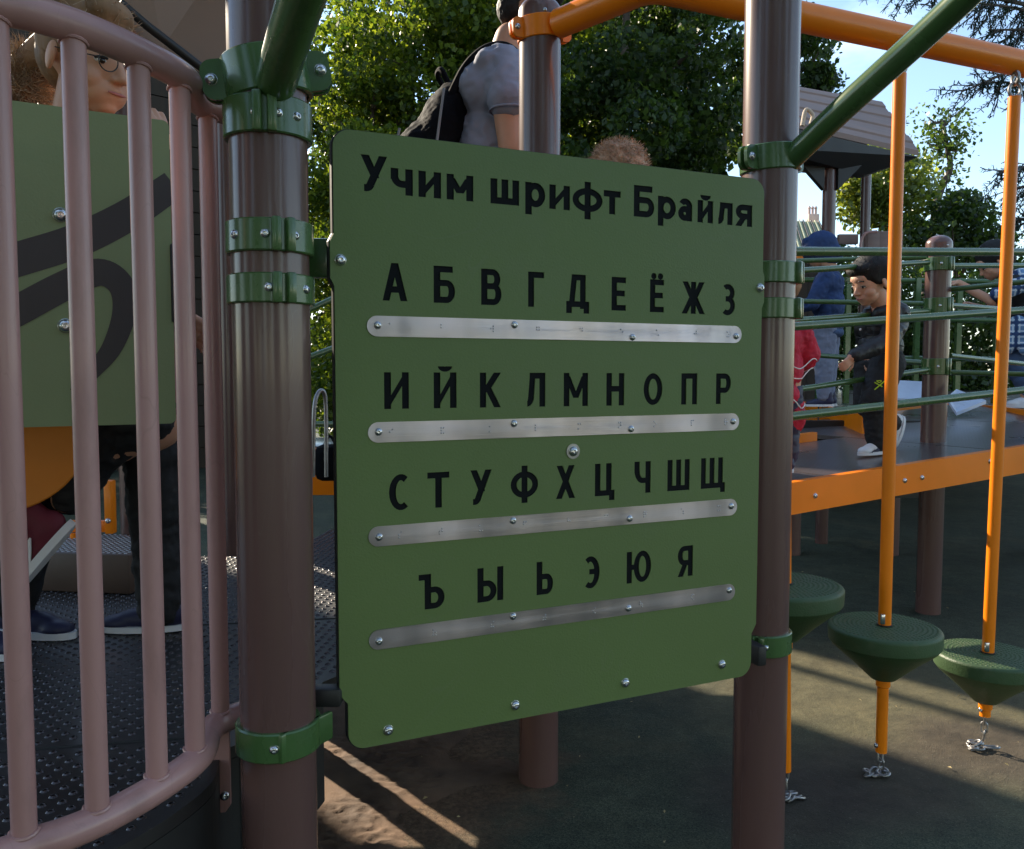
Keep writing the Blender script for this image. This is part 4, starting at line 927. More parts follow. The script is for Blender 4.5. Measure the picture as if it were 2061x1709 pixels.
def head_prims(T, child=True):
    """unit head: 0.22 m tall, chin at z=0, face along +X"""
    P = [('e', (-.018, 0, .132), (.094, .076, .086)), ('e', (.022, 0, .10), (.066, .064, .075)), ('e', (.036, 0, .048), (.050, .052, .042)), ('e', (.052, 0, .020), (.026, .026, .018)),
         ('e', (.048, .034, .066), (.028, .026, .026)), ('e', (.048, -.034, .066), (.028, .026, .026)), ('e', (.058, 0, .135), (.030, .05, .03)),
         ('c', (.082, 0, .098), .0075, (.098, 0, .074), .0105), ('e', (.088, .010, .070), (.009, .007, .006)), ('e', (.088, -.010, .070), (.009, .007, .006)),
         ('c', (.078, -.014, .049), .0065, (.078, .014, .049), .0065), ('c', (.083, -.006, .051), .007, (.083, .006, .051), .007), ('c', (.078, -.011, .040), .007, (.078, .011, .040), .007),
         ('e', (-.012, .076, .088), (.018, .008, .028), (0, .2, .35)), ('e', (-.012, -.076, .088), (.018, .008, .028), (0, .2, -.35)),
         ('c', (-.012, 0, .05), .046, (-.03, 0, -.045), .043)]
    out = []
    sc_ = T.to_scale().x; Rm = T.to_3x3().normalized()
    for p in P:
        if p[0] == 'c': out.append(('c', T @ Vector(p[1]), p[2] * sc_, T @ Vector(p[3]), p[4] * sc_))
        else:
            Q = Rm @ (Euler(p[3]).to_matrix() if len(p) > 3 else Matrix.Identity(3)); out.append(('e', T @ Vector(p[1]), tuple(x * sc_ for x in p[2]), Q.to_euler()))
    return out
def face_parts(T, parent, brow=True, lidded=True):
    s = T.to_scale().x; o = None
    for sgn in (-1, 1):
        g = G(); g.add([T @ (Vector((.0695, sgn * .032, .0985)) + Vector((v.x * .0125, v.y * .0135, v.z * .0065))) for v in IV2], IF2); g.obj('eye', M['eyew'], parent)
        g = G(); g.add([T @ (Vector((.0785, sgn * .034, .0975)) + Vector((v.x * .0045, v.y * .0062, v.z * .0056))) for v in IV2], IF2); g.obj('iris', M['iris'], parent)
        g = G().tube([T @ Vector((.0815 - .009 * abs(t) ** 2, sgn * (.032 + .0155 * t), .1045 - .0045 * t * t)) for t in np.linspace(-1, 1, 7)], .0026 * s, 6); g.obj('eyelid', M['hairblk'], parent)
        if brow:
            g = G().tube([T @ Vector((.0885 - .010 * abs(t), sgn * (.033 + .018 * t), .124 + .004 * (1 - t * t))) for t in np.linspace(-1, 1, 7)], .0034 * s, 6); g.obj('eyebrow', M['hairblk'], parent)
    g = G().tube([T @ Vector((.0880 - .35 * t * t, t, .0455 + 4 * t * t * .2)) for t in np.linspace(-.02, .02, 9)], [.0012 * s, .0022 * s, .003 * s, .0034 * s, .003 * s, .0034 * s, .003 * s, .0022 * s, .0012 * s], 8); g.obj('lips', M['lip'], parent)
def hand_prims(wrist, d, n, s, curl=.5, side=1):
    """wrist point, finger direction d, palm normal n (palm faces n); s = hand length"""
    d = Vector(d).normalized(); n = Vector(n); n = (n - d * n.dot(d)).normalized(); w = d.cross(n) * side; W = Vector(wrist); P = []
    def pt(a, b, c): return W + (d * a + w * b + n * c) * s
    for b in (-.15, -.05, .06, .15): P.append(('c', pt(.02, b * .6, 0), .115 * s, pt(.48, b, .01), .085 * s))
    Ls = (.40, .47, .43, .33)
    for i, b in enumerate((.19, .065, -.06, -.18)):
        L_ = Ls[i]; a = pt(.50, b, 0); ang = curl * .5 + i * .05; dirv = d
        for k, fr_ in enumerate((.45, .32, .23)):
            dirv = (d * math.cos(ang) + n * math.sin(ang) + w * (b * .25)).normalized(); e = a + dirv * (L_ * fr_ * s); r = (.062 - .008 * k) * s
            P.append(('c', a, r, e, r * .88)); a = e; ang += curl * (.9 - .2 * k)
    a = pt(.12, .2, .05); b = a + (d * .5 + w * .75 + n * .35).normalized() * .24 * s; c = b + (d * .85 + w * .25 + n * .4).normalized() * .2 * s
    P += [('c', a, .085 * s, b, .068 * s), ('c', b, .065 * s, c, .052 * s)]
    return P
def to_local(t, p): return t.matrix_basis.inverted() @ Vector(p)
def shoe(parent, heel, toe, m, sole, s=.07, up=Vector((0, 0, 1))):
    heel, toe = Vector(heel), Vector(toe); d = (toe - heel); L_ = d.length; d.normalize(); y = up.cross(d).normalized(); u = d.cross(y)
    T = Matrix(((d.x, y.x, u.x, heel.x), (d.y, y.y, u.y, heel.y), (d.z, y.z, u.z, heel.z), (0, 0, 0, 1)))
    sc_ = T.to_3x3()
    k = s
    def e(c, r): return ('e', T @ Vector(c), r, sc_.to_euler())
    up_ = rig('shoe', [e((L_ * .2, 0, k * .55), (L_ * .22, k * .42, k * .5)), e((L_ * .5, 0, k * .42), (L_ * .34, k * .44, k * .40)), e((L_ * .78, 0, k * .30), (L_ * .22, k * .46, k * .30)), ('c', T @ Vector((L_ * .2, 0, k * .6)), k * .40, T @ Vector((L_ * .18, 0, k * 1.15)), k * .42)], k * .08, parent, m, 4)
    g = G(); n = 24; P = []
    for i in range(n):
        a = 2 * math.pi * i / n; x = L_ * .5 + (L_ * .53) * math.cos(a); w = k * (.50 + .05 * math.cos(a)) * math.sin(a); P.append((x, w))
    g.prism(P, 0, k * .22, T); so = g.obj('sole', sole, up_)
    return up_, T
def swoosh(parent, T, L_, k, m, side=-1):
    """curved tapering stripe on the shoe's side, its real raised stitching"""
    g = G(); P = []; n = 14
    for i in range(n + 1):
        t = i / n; x = L_ * (.30 + .52 * t); z = k * (.62 - .72 * t + .78 * t * t * 0 + .55 * max(0, t - .35) ** 1.5); w = k * .13 * math.sin(math.pi * min(1, t * 1.15 + .02)) + .001
        y = side * k * .475; P.append(((x, y, z - w), (x, y, z + w)))
    vs = [T @ Vector(q) for p in P for q in p]; g.add(vs, [(2 * i, 2 * i + 1, 2 * i + 3, 2 * i + 2) for i in range(n)]); g.add([v + T.to_3x3() @ Vector((0, -side * .004, 0)) for v in vs], [(2 * i, 2 * i + 2, 2 * i + 3, 2 * i + 1) for i in range(n)]); return g.obj('side_stripe', m, parent)
def fuzz(parent, name, m, c, rad, n, L_, seed, T=None, curl=.6, zmin=-.2):
    """loose strands standing off a hair cap"""
    rg = np.random.RandomState(seed); g = G()
    for i in range(n):
        v = Vector(rg.normal(size=3)).normalized()
        if v.z < zmin: continue
        p = Vector(c) + Vector((v.x * rad[0], v.y * rad[1], v.z * rad[2])); d = (v + Vector(rg.normal(size=3)) * curl).normalized(); q = p + d * L_ * rg.uniform(.4, 1); e = q + (d + Vector(rg.normal(size=3)) * curl).normalized() * L_ * .5
        w = d.cross(Vector(rg.normal(size=3))).normalized() * .0009
        vs = [p - w, p + w, q + w * .8, q - w * .8, e]
        if T: vs = [T @ x for x in vs]
        g.add(vs, [(0, 1, 2, 3), (3, 2, 4)])
    return g.obj(name, m, parent, smooth=False)

# --- boy in black, walking left on the ramp
def person_at(px, d, z, label, yaw, group=None):
    x = (px - W0 / 2) / F * d; return thing('person', label, 'person', (x, d, z), yaw, group)
FD = 3.72; FZ = at(1745, 913, FD).z
boy = person_at(1768, FD, FZ, 'small boy in black padded jacket and black trousers walking left on the ramp', R(180 + 22))
hT = headT(Vector((.03, 0, .662)), R(-3), R(20), .92)
# local +X = walking direction (to the left in the picture)
hipz = .40
legs = [('c', (0, .045, hipz), .066, (.075, .05, .22), .05), ('c', (.075, .05, .22), .048, (.05, .05, .055), .036), ('c', (0, -.045, hipz), .066, (.01, -.05, .22), .05), ('c', (.01, -.05, .22), .048, (-.13, -.05, .13), .035)]
body = head_prims(hT) + [('c', (-.0, 0, .62), .045, (-.01, 0, .40), .085), ('c', (0, .07, .58), .035, (.09, .12, .49), .028), ('c', (.09, .12, .49), .027, (.265, .115, .42), .021),
        ('c', (0, -.07, .58), .035, (-.05, -.11, .47), .028), ('c', (-.05, -.11, .47), .026, (-.07, -.12, .37), .021)] + [(p[0], p[1], p[2] * .75, p[3], p[4] * .75) for p in legs]
body += hand_prims((.265, .115, .42), (.75, 0, -.65), (0, -1, -.2), .085, .7, 1) + hand_prims((-.07, -.12, .37), (-.1, 0, -1), (0, 1, 0), .085, .6, -1)
rig('body', body, .0036, boy, M['skin2'], 3)
face_parts(hT, boy)
rig('hair', [('e', hT @ Vector((-.028, 0, .150)), (.096, .086, .082), (0, R(22), R(8))), ('e', hT @ Vector((.035, 0, .178)), (.05, .066, .036), (0, R(30), R(8))), ('e', hT @ Vector((-.055, 0, .105)), (.05, .074, .062)), ('e', hT @ Vector((.0, .066, .128)), (.040, .016, .04)), ('e', hT @ Vector((.0, -.066, .128)), (.040, .016, .04))], .005, boy, M['hairblk'], 4, .0008, 40)
fuzz(boy, 'hair_fringe', M['hairblk'], (.0, 0, .145), (.098, .084, .086), 500, .016, 3, hT, .5, -.1)
jk = [('e', (-.005, 0, .55), (.080, .098, .085)), ('e', (-.005, 0, .47), (.082, .102, .09)), ('e', (-.005, 0, .405), (.078, .098, .055)), ('c', (0, .085, .565), .05, (.085, .13, .49), .043), ('c', (.085, .13, .49), .042, (.252, .117, .427), .030),
      ('c', (0, -.085, .565), .05, (-.055, -.125, .47), .043), ('c', (-.055, -.125, .47), .042, (-.07, -.125, .385), .033), ('e', (-.06, 0, .615), (.065, .085, .06)), ('c', (-.01, .05, .62), .035, (.045, .03, .615), .026), ('c', (-.01, -.05, .62), .035, (.045, -.03, .615), .026)]
jo = rig('jacket', jk, .006, boy, M['black_puff'], 5, .004, 18)
g = G()
for z in (.425, .47, .515, .56): g.tube(snap(jo, [Vector((-.005 + .1 * math.cos(a), .119 * math.sin(a), z)) for a in np.linspace(0, 2 * math.pi, 33)], .0), .0028, 6)
g.obj('quilt_seam', M['black_cloth'], jo)
G().tube(curve_pts([(.062, .045, .60), (.085, .05, .55), (.09, .052, .52)], 5), .003, 6).obj('drawstring', M['black_cloth'], jo)
G().add([Vector((.093 + v.x * .003, -.02 + v.y * .006, .545 + v.z * .006)) for v in IV2], IF2).obj('chest_badge', M['whiteline'], jo)
tro = rig('trousers', [(p[0], p[1], p[2] * 1.12, p[3], p[4] * 1.22) for p in legs] + [('e', (0, 0, .40), (.075, .09, .06))], .006, boy, M['black_cloth'], 5, .004, 20)
g = G(); 
for pts in ([(.088, -.022, .372), (.094, -.028, .352), (.093, -.02, .336)], [(.083, .04, .375), (.088, .045, .345), (.086, .046, .33)]): pass
def stroke(pts, r=.0028): G().tube([Vector(p) for p in pts], r, 6).obj('neon_print', M['neon'], tro)
ly = .1
bpy.context.view_layer.update()
def nst(pts, r=.0028): stroke(snap(tro, pts, .001), r)
nst([(.08, .15, .335), (.075, .155, .300)]); nst([(.125, .09, .325), (.10, .13, .295)]); nst([(.10, .13, .325), (.125, .09, .295)])
nst([(.112 + .012 * math.cos(a) * .7, .11 - .012 * math.cos(a), .328 + .007 * math.sin(a)) for a in np.linspace(0, 6.28, 12)], .002)
up_, T_ = shoe(boy, (-.0, .05, .006), (.155, .055, .002), M['white'], M['white'], .062); swoosh(up_, T_, .155, .062, M['navy'], 1)
up_, T_ = shoe(boy, (-.205, -.05, .155), (-.145, -.05, .012), M['white'], M['white'], .060, up=Vector((1, 0, .3)))

# --- boy in blue with hood, back half turned
b2 = person_at(1661, 5.45, Z2, 'boy in navy hooded top and grey-blue quilted trousers with his back turned, beyond the rails', R(150))
zt2 = at(1650, 466, 5.45).z - Z2; k = zt2 / 1.06
hT2 = headT(Vector((.02, 0, .86 * k)), R(0), R(25), .9)
rig('body', head_prims(hT2) + [('c', (0, 0, .82 * k), .045, (0, 0, .5 * k), .08), ('c', (0, .08, .76 * k), .035, (.06, .15, .62 * k), .028), ('c', (.06, .15, .62 * k), .026, (.20, .12, .60 * k), .02), ('c', (0, -.08, .76 * k), .035, (.02, -.14, .60 * k), .028), ('c', (.02, -.14, .60 * k), .026, (.09, -.12, .5 * k), .02),
    ('c', (0, .05, .5 * k), .06, (0, .055, .05), .03), ('c', (0, -.05, .5 * k), .06, (0, -.055, .05), .03)] + hand_prims((.20, .12, .60 * k), (1, -.2, -.2), (0, 0, -1), .10, .6), .006, b2, M['skin'], 3)
face_parts(hT2, b2)
rig('hood', [('e', hT2 @ Vector((-.02, 0, .13)), (.115, .098, .105), (0, R(25), 0)), ('e', hT2 @ Vector((-.07, 0, .05)), (.07, .085, .07)), ('c', hT2 @ Vector((.04, -.05, .20)), .03, hT2 @ Vector((.04, .05, .20)), .03)], .008, b2, M['blue_cloth'], 4, .004, 18)
to = rig('hooded_top', [('e', (-.005, 0, .74 * k), (.095, .125, .10)), ('e', (-.005, 0, .62 * k), (.10, .125, .12)), ('e', (-.005, 0, .52 * k), (.10, .125, .06)), ('c', (0, .10, .77 * k), .055, (.06, .16, .62 * k), .045), ('c', (.06, .16, .62 * k), .043, (.18, .125, .60 * k), .034), ('c', (0, -.10, .77 * k), .055, (.02, -.15, .60 * k), .045), ('c', (.02, -.15, .60 * k), .043, (.08, -.13, .51 * k), .034)], .008, b2, M['blue_cloth'], 4, .006, 16)
rig('denim_hem', [('e', (-.005, 0, .50 * k), (.105, .128, .05)), ('e', (-.005, 0, .45 * k), (.10, .12, .04))], .008, b2, M['denim'], 3, .004, 20)
rig('trousers', [('c', (0, .055, .48 * k), .075, (.0, .06, .25 * k), .062), ('c', (0, .06, .25 * k), .06, (0, .06, .075), .045), ('c', (0, -.055, .48 * k), .075, (.0, -.06, .25 * k), .062), ('c', (0, -.06, .25 * k), .06, (0, -.06, .075), .045)], .008, b2, M['greyblue'], 4, .005, 22)
for y in (-.06, .06): shoe(b2, (-.06, y, .004), (.11, y * 1.1, .002), M['navy'], M['white'], .065)

# --- person with plaid shirt tied round the waist
b3 = person_at(2066, 5.3, Z2, 'person in dark top with blue plaid shirt, leaning on the rail at the right edge', R(160))
k = 1.0
hT3 = headT(Vector((.16, 0, .83)), R(10), R(35), .98)
rig('body', head_prims(hT3) + [('c', (.12, 0, .80), .05, (0, 0, .52), .09), ('c', (.10, .10, .76), .04, (.24, .16, .66), .032), ('c', (.24, .16, .66), .03, (.42, .12, .78), .023), ('c', (.10, -.10, .76), .04, (.2, -.16, .62), .032), ('c', (.2, -.16, .62), .03, (.34, -.12, .66), .023),
    ('c', (0, .06, .5), .075, (.1, .08, .28), .05), ('c', (.1, .08, .28), .045, (.0, .08, .05), .034), ('c', (0, -.06, .5), .075, (.02, -.08, .27), .05), ('c', (.02, -.08, .27), .045, (-.08, -.08, .05), .034)] + hand_prims((.42, .12, .78), (1, -.1, .1), (0, 0, -1), .13, .5), .007, b3, M['skin'], 3)
face_parts(hT3, b3)
rig('hair', [('e', hT3 @ Vector((-.03, 0, .14)), (.105, .092, .095), (0, R(35), 0)), ('e', hT3 @ Vector((-.09, 0, .08)), (.05, .06, .07))], .008, b3, M['hairblk'], 3, .002, 40)
rig('dark_top', [('e', (.08, 0, .72), (.12, .14, .12), (0, .5, 0)), ('e', (.02, 0, .58), (.11, .135, .12)), ('c', (.10, .12, .76), .06, (.2, .16, .69), .052), ('c', (.10, -.12, .76), .06, (.17, -.17, .66), .052)], .009, b3, M['black_cloth'], 4, .006, 16)
rig('plaid_shirt', [('e', (.01, 0, .52), (.122, .148, .045)), ('c', (.06, .15, .76), .05, (.21, .19, .70), .045), ('c', (.09, .135, .52), .05, (.13, .15, .38), .04), ('c', (.05, .15, .52), .04, (.05, .17, .36), .035), ('e', (.08, .0, .82), (.07, .15, .04), (0, .6, 0))], .008, b3, M['plaid'], 3, .006, 20)
rig('jeans', [('c', (0, .06, .5), .09, (.1, .08, .28), .066), ('c', (.1, .08, .28), .062, (.0, .08, .10), .05), ('c', (0, -.06, .5), .09, (.02, -.08, .27), .066), ('c', (.02, -.08, .27), .062, (-.07, -.08, .10), .05)], .009, b3, M['denim'], 4, .006, 18)
for (a, b) in (((-.07, .08, .004), (.13, .09, .002)), ((-.15, -.08, .004), (.05, -.09, .002))): shoe(b3, a, b, M['white'], M['white'], .08)

# --- child in crimson jacket behind the right post
b4 = person_at(1562, 3.25, .765, 'child in crimson jacket with white piping, mostly hidden behind the right post', R(95))
hz = 0
hT4 = headT(Vector((.01, 0, .60)), R(0), R(10), .85)
rig('body', head_prims(hT4) + [('c', (0, 0, .58), .042, (0, 0, .36), .075), ('c', (0, .07, .54), .033, (.02, .10, .42), .026), ('c', (0, -.06, .54), .033, (.06, -.10, .44), .026), ('c', (.02, .1, .42), .025, (.08, .09, .34), .02), ('c', (.06, -.10, .44), .025, (.13, -.07, .38), .02), ('c', (0, .04, .36), .055, (0, .045, .04), .028), ('c', (0, -.04, .36), .055, (0, -.045, .04), .028)] + hand_prims((.13, -.07, .38), (1, .2, -.3), (0, 1, 0), .08, .6) + hand_prims((.08, .09, .34), (1, -.2, -.3), (0, -1, 0), .08, .6), .006, b4, M['skin'], 3)
face_parts(hT4, b4)
rig('hair', [('e', hT4 @ Vector((-.03, 0, .145)), (.098, .086, .085))], .006, b4, M['hairbr'], 2, .003, 40)
jk4 = rig('jacket', [('e', (0, 0, .50), (.085, .098, .10)), ('e', (0, 0, .40), (.088, .10, .10)), ('e', (0, 0, .30), (.083, .092, .07)), ('c', (0, .08, .53), .045, (.02, .105, .42), .05), ('c', (.02, .105, .42), .045, (.07, .09, .35), .032), ('c', (0, -.085, .53), .050, (.035, -.125, .455), .058), ('c', (.035, -.125, .455), .056, (.12, -.08, .39), .034), ('e', (0, -.06, .22), (.06, .055, .08))], .006, b4, M['red_cloth'], 4, .006, 20)
g = G()
for z in (.355, .42, .275): g.tube(snap(jk4, [Vector((.15 * math.cos(a), .16 * math.sin(a), z + .012 * math.sin(3 * a))) for a in np.linspace(0, 2 * math.pi, 60)]), .0022, 6)
g.tube(snap(jk4, [Vector((.035 + .08 * math.cos(a), -.16, .46 + .075 * math.sin(a))) for a in np.linspace(-1.9, 1.2, 25)]), .0022, 6)
g.obj('white_piping', M['whiteline'], jk4)
rig('trousers', [('c', (0, .04, .30), .062, (0, .045, .07), .045), ('c', (0, -.04, .30), .062, (0, -.045, .07), .045)], .007, b4, M['navy'], 4, .004, 20)
for y in (-.045, .045): shoe(b4, (-.05, y, .004), (.10, y, .002), M['navy'], M['white'], .055)

# --- blond curly child whose head tops the board
b5 = person_at(1240, 2.75, .78, 'blond curly-haired child whose head just shows above the board', R(80))
hz = at(1240, 291, 2.75).z - .78
s5 = 1.02; hT5 = headT(Vector((0, 0, hz - .225 * s5)), R(10), R(5), s5)
k = hz / 1.06
rig('body', head_prims(hT5) + [('c', (0, 0, hz - .24), .045, (0, 0, .48 * k), .085), ('c', (0, .08, .74 * k), .036, (.02, .12, .58 * k), .03), ('c', (0, -.08, .74 * k), .036, (.02, -.12, .58 * k), .03), ('c', (.02, .12, .58 * k), .028, (.08, .12, .46 * k), .022), ('c', (.02, -.12, .58 * k), .028, (.08, -.12, .46 * k), .022), ('c', (0, .05, .48 * k), .065, (0, .055, .05), .032), ('c', (0, -.05, .48 * k), .065, (0, -.055, .05), .032)] + hand_prims((.08, .12, .46 * k), (.3, 0, -1), (0, -1, 0), .1, .5) + hand_prims((.08, -.12, .46 * k), (.3, 0, -1), (0, 1, 0), .1, .5), .007, b5, M['skin'], 3)
face_parts(hT5, b5)
hb = rig('hair', [('e', hT5 @ Vector((-.02, 0, .138)), (.108, .096, .096)), ('e', hT5 @ Vector((-.05, 0, .09)), (.085, .09, .09))], .005, b5, M['hairbl'], 1, .007, 34)
fuzz(hb, 'loose_curls', M['hairbl'], (-.022, 0, .137), (.104, .092, .094), 4200, .017, 5, hT5, 1.1, -.3)
rig('shirt', [('e', (0, 0, .70 * k), (.095, .12, .1)), ('e', (0, 0, .58 * k), (.10, .12, .12)), ('c', (0, .09, .75 * k), .05, (.02, .125, .64 * k), .045), ('c', (0, -.09, .75 * k), .05, (.02, -.125, .64 * k), .045)], .009, b5, M['pink'], 3, .004, 16)
rig('trousers', [('c', (0, .055, .5 * k), .078, (0, .06, .08), .05), ('c', (0, -.055, .5 * k), .078, (0, -.06, .08), .05)], .009, b5, M['denim'], 3, .004, 16)
for y in (-.055, .055): shoe(b5, (-.06, y, .004), (.12, y, .002), M['white'], M['white'], .065)

# --- man in grey T-shirt with backpack
MD = 3.0; b6 = person_at(985, MD, .781, 'man in grey T-shirt wearing a black backpack, seen above the board behind the brown post', R(8))
shz = at(985, 118, MD).z - .781      # shoulder top above feet
k = shz / 1.40
def Z(z): return z * k
hT6 = headT(Vector((.105, 0, shz + .055)), R(6), R(22), 1.03)
rig('body', head_prims(hT6) + [('c', hT6 @ Vector((-.03, 0, -.0)), .058, (.045, 0, shz - .05), .066), ('c', (.03, 0, Z(1.28)), .12, (0, 0, Z(.95)), .13), ('c', (.03, -.17, Z(1.31)), .056, (.055, -.20, Z(1.06)), .047), ('c', (.055, -.20, Z(1.06)), .046, (.16, -.17, Z(.84)), .03), ('c', (.03, .17, Z(1.31)), .056, (.04, .2, Z(1.06)), .047), ('c', (.04, .2, Z(1.06)), .046, (.2, .17, Z(.9)), .03),
    ('c', (0, .09, Z(.92)), .10, (.02, .1, Z(.5)), .065), ('c', (.02, .1, Z(.5)), .06, (0, .1, .08), .045), ('c', (0, -.09, Z(.92)), .10, (.02, -.1, Z(.5)), .065), ('c', (.02, -.1, Z(.5)), .06, (0, -.1, .08), .045)] + hand_prims((.16, -.17, Z(.84)), (.5, 0, -1), (0, 1, 0), .17, .5) + hand_prims((.2, .17, Z(.9)), (.8, 0, -.5), (0, -1, 0), .17, .5), .009, b6, M['skin'], 4)
face_parts(hT6, b6)
hb6 = rig('hair', [('e', hT6 @ Vector((-.03, 0, .15)), (.098, .084, .084), (0, R(22), R(6))), ('e', hT6 @ Vector((-.07, 0, .095)), (.048, .066, .06)), ('e', hT6 @ Vector((.04, 0, .195)), (.05, .06, .035))], .006, b6, M['hairblk'], 2, .003, 50)
fuzz(hb6, 'short_hair', M['hairblk'], (-.03, 0, .145), (.1, .085, .088), 700, .012, 9, hT6, .6, -.5)
ts = rig('t_shirt', [('e', (.02, 0, Z(1.28)), (.125, .17, .15), (0, .28, 0)), ('e', (-.005, 0, Z(1.10)), (.128, .165, .18)), ('c', (-.02, -.10, Z(1.27)), .095, (-.02, .10, Z(1.27)), .095), ('c', (-.01, -.165, Z(1.33)), .05, (.09, -.165, Z(1.32)), .05), ('e', (-.01, 0, Z(.93)), (.12, .16, .10)), ('e', (.045, 0, Z(1.375)), (.075, .12, .045), (0, .4, 0)), ('c', (.03, -.155, Z(1.325)), .072, (.045, -.205, Z(1.215)), .074), ('c', (.03, .155, Z(1.325)), .072, (.045, .205, Z(1.215)), .074)], .008, b6, M['tshirt'], 6, .008, 11)
G().tube([Vector((.045 + .067 * math.cos(a), -.205 + .067 * math.sin(a), Z(1.215) - .045)) for a in np.linspace(0, 2 * math.pi, 33)], .0035, 6).obj('sleeve_hem', M['tshirt'], ts)
rig('trousers', [('c', (0, .09, Z(.92)), .12, (.02, .1, Z(.5)), .08), ('c', (.02, .1, Z(.5)), .075, (0, .1, .1), .06), ('c', (0, -.09, Z(.92)), .12, (.02, -.1, Z(.5)), .08), ('c', (.02, -.1, Z(.5)), .075, (0, -.1, .1), .06)], .01, b6, M['denim'], 4, .006, 12)
for y in (-.1, .1): shoe(b6, (-.09, y, .004), (.18, y, .002), M['navy'], M['white'], .09)
bp = thing('backpack', 'black backpack with pale reflective tapes on the man\'s back', 'backpack', b6.location, R(8))
def zz(py): return at(900, py, MD).z - .781
rig('bag_body', [('e', (-.18, 0, Z(1.11)), (.09, .16, .23), (0, .34, 0)), ('e', (-.24, 0, Z(1.02)), (.11, .15, .19), (0, .3, 0)), ('e', (-.31, 0, Z(.99)), (.09, .13, .15), (0, .2, 0))], .008, bp, M['bag'], 4, .005, 14)
for s in (-1, 1):
    g = G(); pts = curve_pts([(-.14, s * .11, Z(1.24)), (-.085, s * .12, Z(1.335)), (-.01, s * .125, Z(1.392)), (.07, s * .12, Z(1.385)), (.14, s * .12, Z(1.27)), (.11, s * .14, Z(1.1)), (.0, s * .17, Z(1.0)), (-.1, s * .14, Z(.96))], 6)
    g.tube(pts, .015, 10); g.obj('strap', M['bag'], bp)
G().tube(curve_pts([(-.14, -.04, Z(1.29)), (-.165, -.03, Z(1.345)), (-.175, .03, Z(1.345)), (-.14, .04, Z(1.29))], 6), .010, 8).obj('grab_handle', M['bag'], bp)
for x, z0, z1 in ((-.20, 1.01, 1.25), (-.345, .96, 1.12)):
    G().tube([(x, -.168, Z(z0)), (x + .035, -.148, Z(z1))], .005, 6).obj('reflective_tape', M['strapg'], bp)

# --- girl behind the green panel
GD = 1.80; b7 = person_at(158, GD, DZ, 'girl with hair tied back looking down to the right behind the green panel', R(-12))
hs_ = 1.04
gy = at(190, 226, GD).z - DZ
hT7 = headT(Vector((.035, 0, gy - .004)), R(-14), R(14), hs_)
k = gy / 1.16
arm1 = [('c', (.0, -.11, gy - .10), .036, (.10, -.14, gy - .28), .03), ('c', (.10, -.14, gy - .28), .029, (.225, -.04, gy - .10), .021)]
arm2 = [('c', (.0, .11, gy - .10), .036, (.06, .17, gy - .33), .03), ('c', (.06, .17, gy - .33), .029, (.16, .12, gy - .42), .021)]
rig('body', head_prims(hT7) + [('c', hT7 @ Vector((-.02, 0, .0)), .042, (0, 0, gy - .10), .05), ('c', (0, 0, gy - .12), .08, (-.07, 0, .62 * k), .09)] + arm1 + arm2 +
    [('c', (-.08, .06, .62 * k), .075, (-.17, .065, .33 * k), .05), ('c', (-.17, .065, .33 * k), .045, (-.24, .07, .06), .032), ('c', (-.08, -.06, .62 * k), .075, (-.17, -.065, .33 * k), .05), ('c', (-.17, -.065, .33 * k), .045, (-.24, -.07, .06), .032)]
    + hand_prims((.225, -.04, gy - .10), (-.05, .1, 1), (-1, .3, .1), .125, .9, -1) + hand_prims((.16, .12, gy - .42), (1, 0, -.6), (0, -1, 0), .13, .5), .0034, b7, M['skin'], 3)
face_parts(hT7, b7)
g = G()
for sgn in (-1, 1):   # round spectacles
    g.tube([hT7 @ Vector((.094, sgn * .033 + .021 * math.cos(a), .098 + .018 * math.sin(a))) for a in np.linspace(0, 2 * math.pi, 25)], .0012, 6)
    g.tube([hT7 @ Vector((.094, sgn * .054, .10)), hT7 @ Vector((.0, sgn * .080, .102))], .0012, 6)
g.obj('spectacles', M['dark'], b7)
hg = rig('hair', [('e', hT7 @ Vector((-.03, 0, .146)), (.102, .086, .088), (0, R(14), R(-14))), ('e', hT7 @ Vector((-.07, 0, .10)), (.055, .07, .07)), ('e', hT7 @ Vector((.03, 0, .19)), (.045, .06, .032)), ('e', hT7 @ Vector((-.02, .07, .12)), (.045, .012, .04)), ('e', hT7 @ Vector((-.02, -.07, .125)), (.045, .012, .038)),
    ('c', hT7 @ Vector((-.115, 0, .13)), .035, hT7 @ Vector((-.17, -.02, .06)), .036), ('c', hT7 @ Vector((-.17, -.02, .06)), .034, hT7 @ Vector((-.17, -.03, -.05)), .020)], .005, b7, M['hairbr'], 5, .0006, 45)
fuzz(hg, 'flyaway_hair', M['hairbl'], (-.03, 0, .145), (.104, .088, .09), 900, .022, 11, hT7, .7, -.1)
fuzz(hg, 'ponytail_strands', M['hairbl'], (-.17, -.02, .02), (.035, .036, .075), 2600, .035, 12, hT7, .5, -1.5)
G().tube([hT7 @ Vector((-.10 + .0 * math.cos(a), .036 * math.cos(a), .135 + .036 * math.sin(a))) for a in np.linspace(0, 2 * math.pi, 20)], .009, 8).obj('hair_band', M['pink'], b7)
rig('maroon_top', [('e', (0, 0, gy - .20), (.088, .125, .11)), ('e', (0, 0, gy - .38), (.09, .12, .14)), ('e', (0, 0, gy - .52), (.095, .125, .09)), ('e', (-.05, 0, gy - .60), (.09, .12, .10)), ('c', (0, 0, gy - .09), .06, (.01, 0, gy - .075), .055), ('c', (.0, -.11, gy - .12), .05, (.10, -.14, gy - .28), .042), ('c', (.10, -.14, gy - .28), .04, (.208, -.055, gy - .135), .028), ('c', (.0, .11, gy - .12), .05, (.06, .17, gy - .33), .042), ('c', (.06, .17, gy - .33), .04, (.14, .13, gy - .41), .03)], .006, b7, M['maroon'], 4, .005, 18)
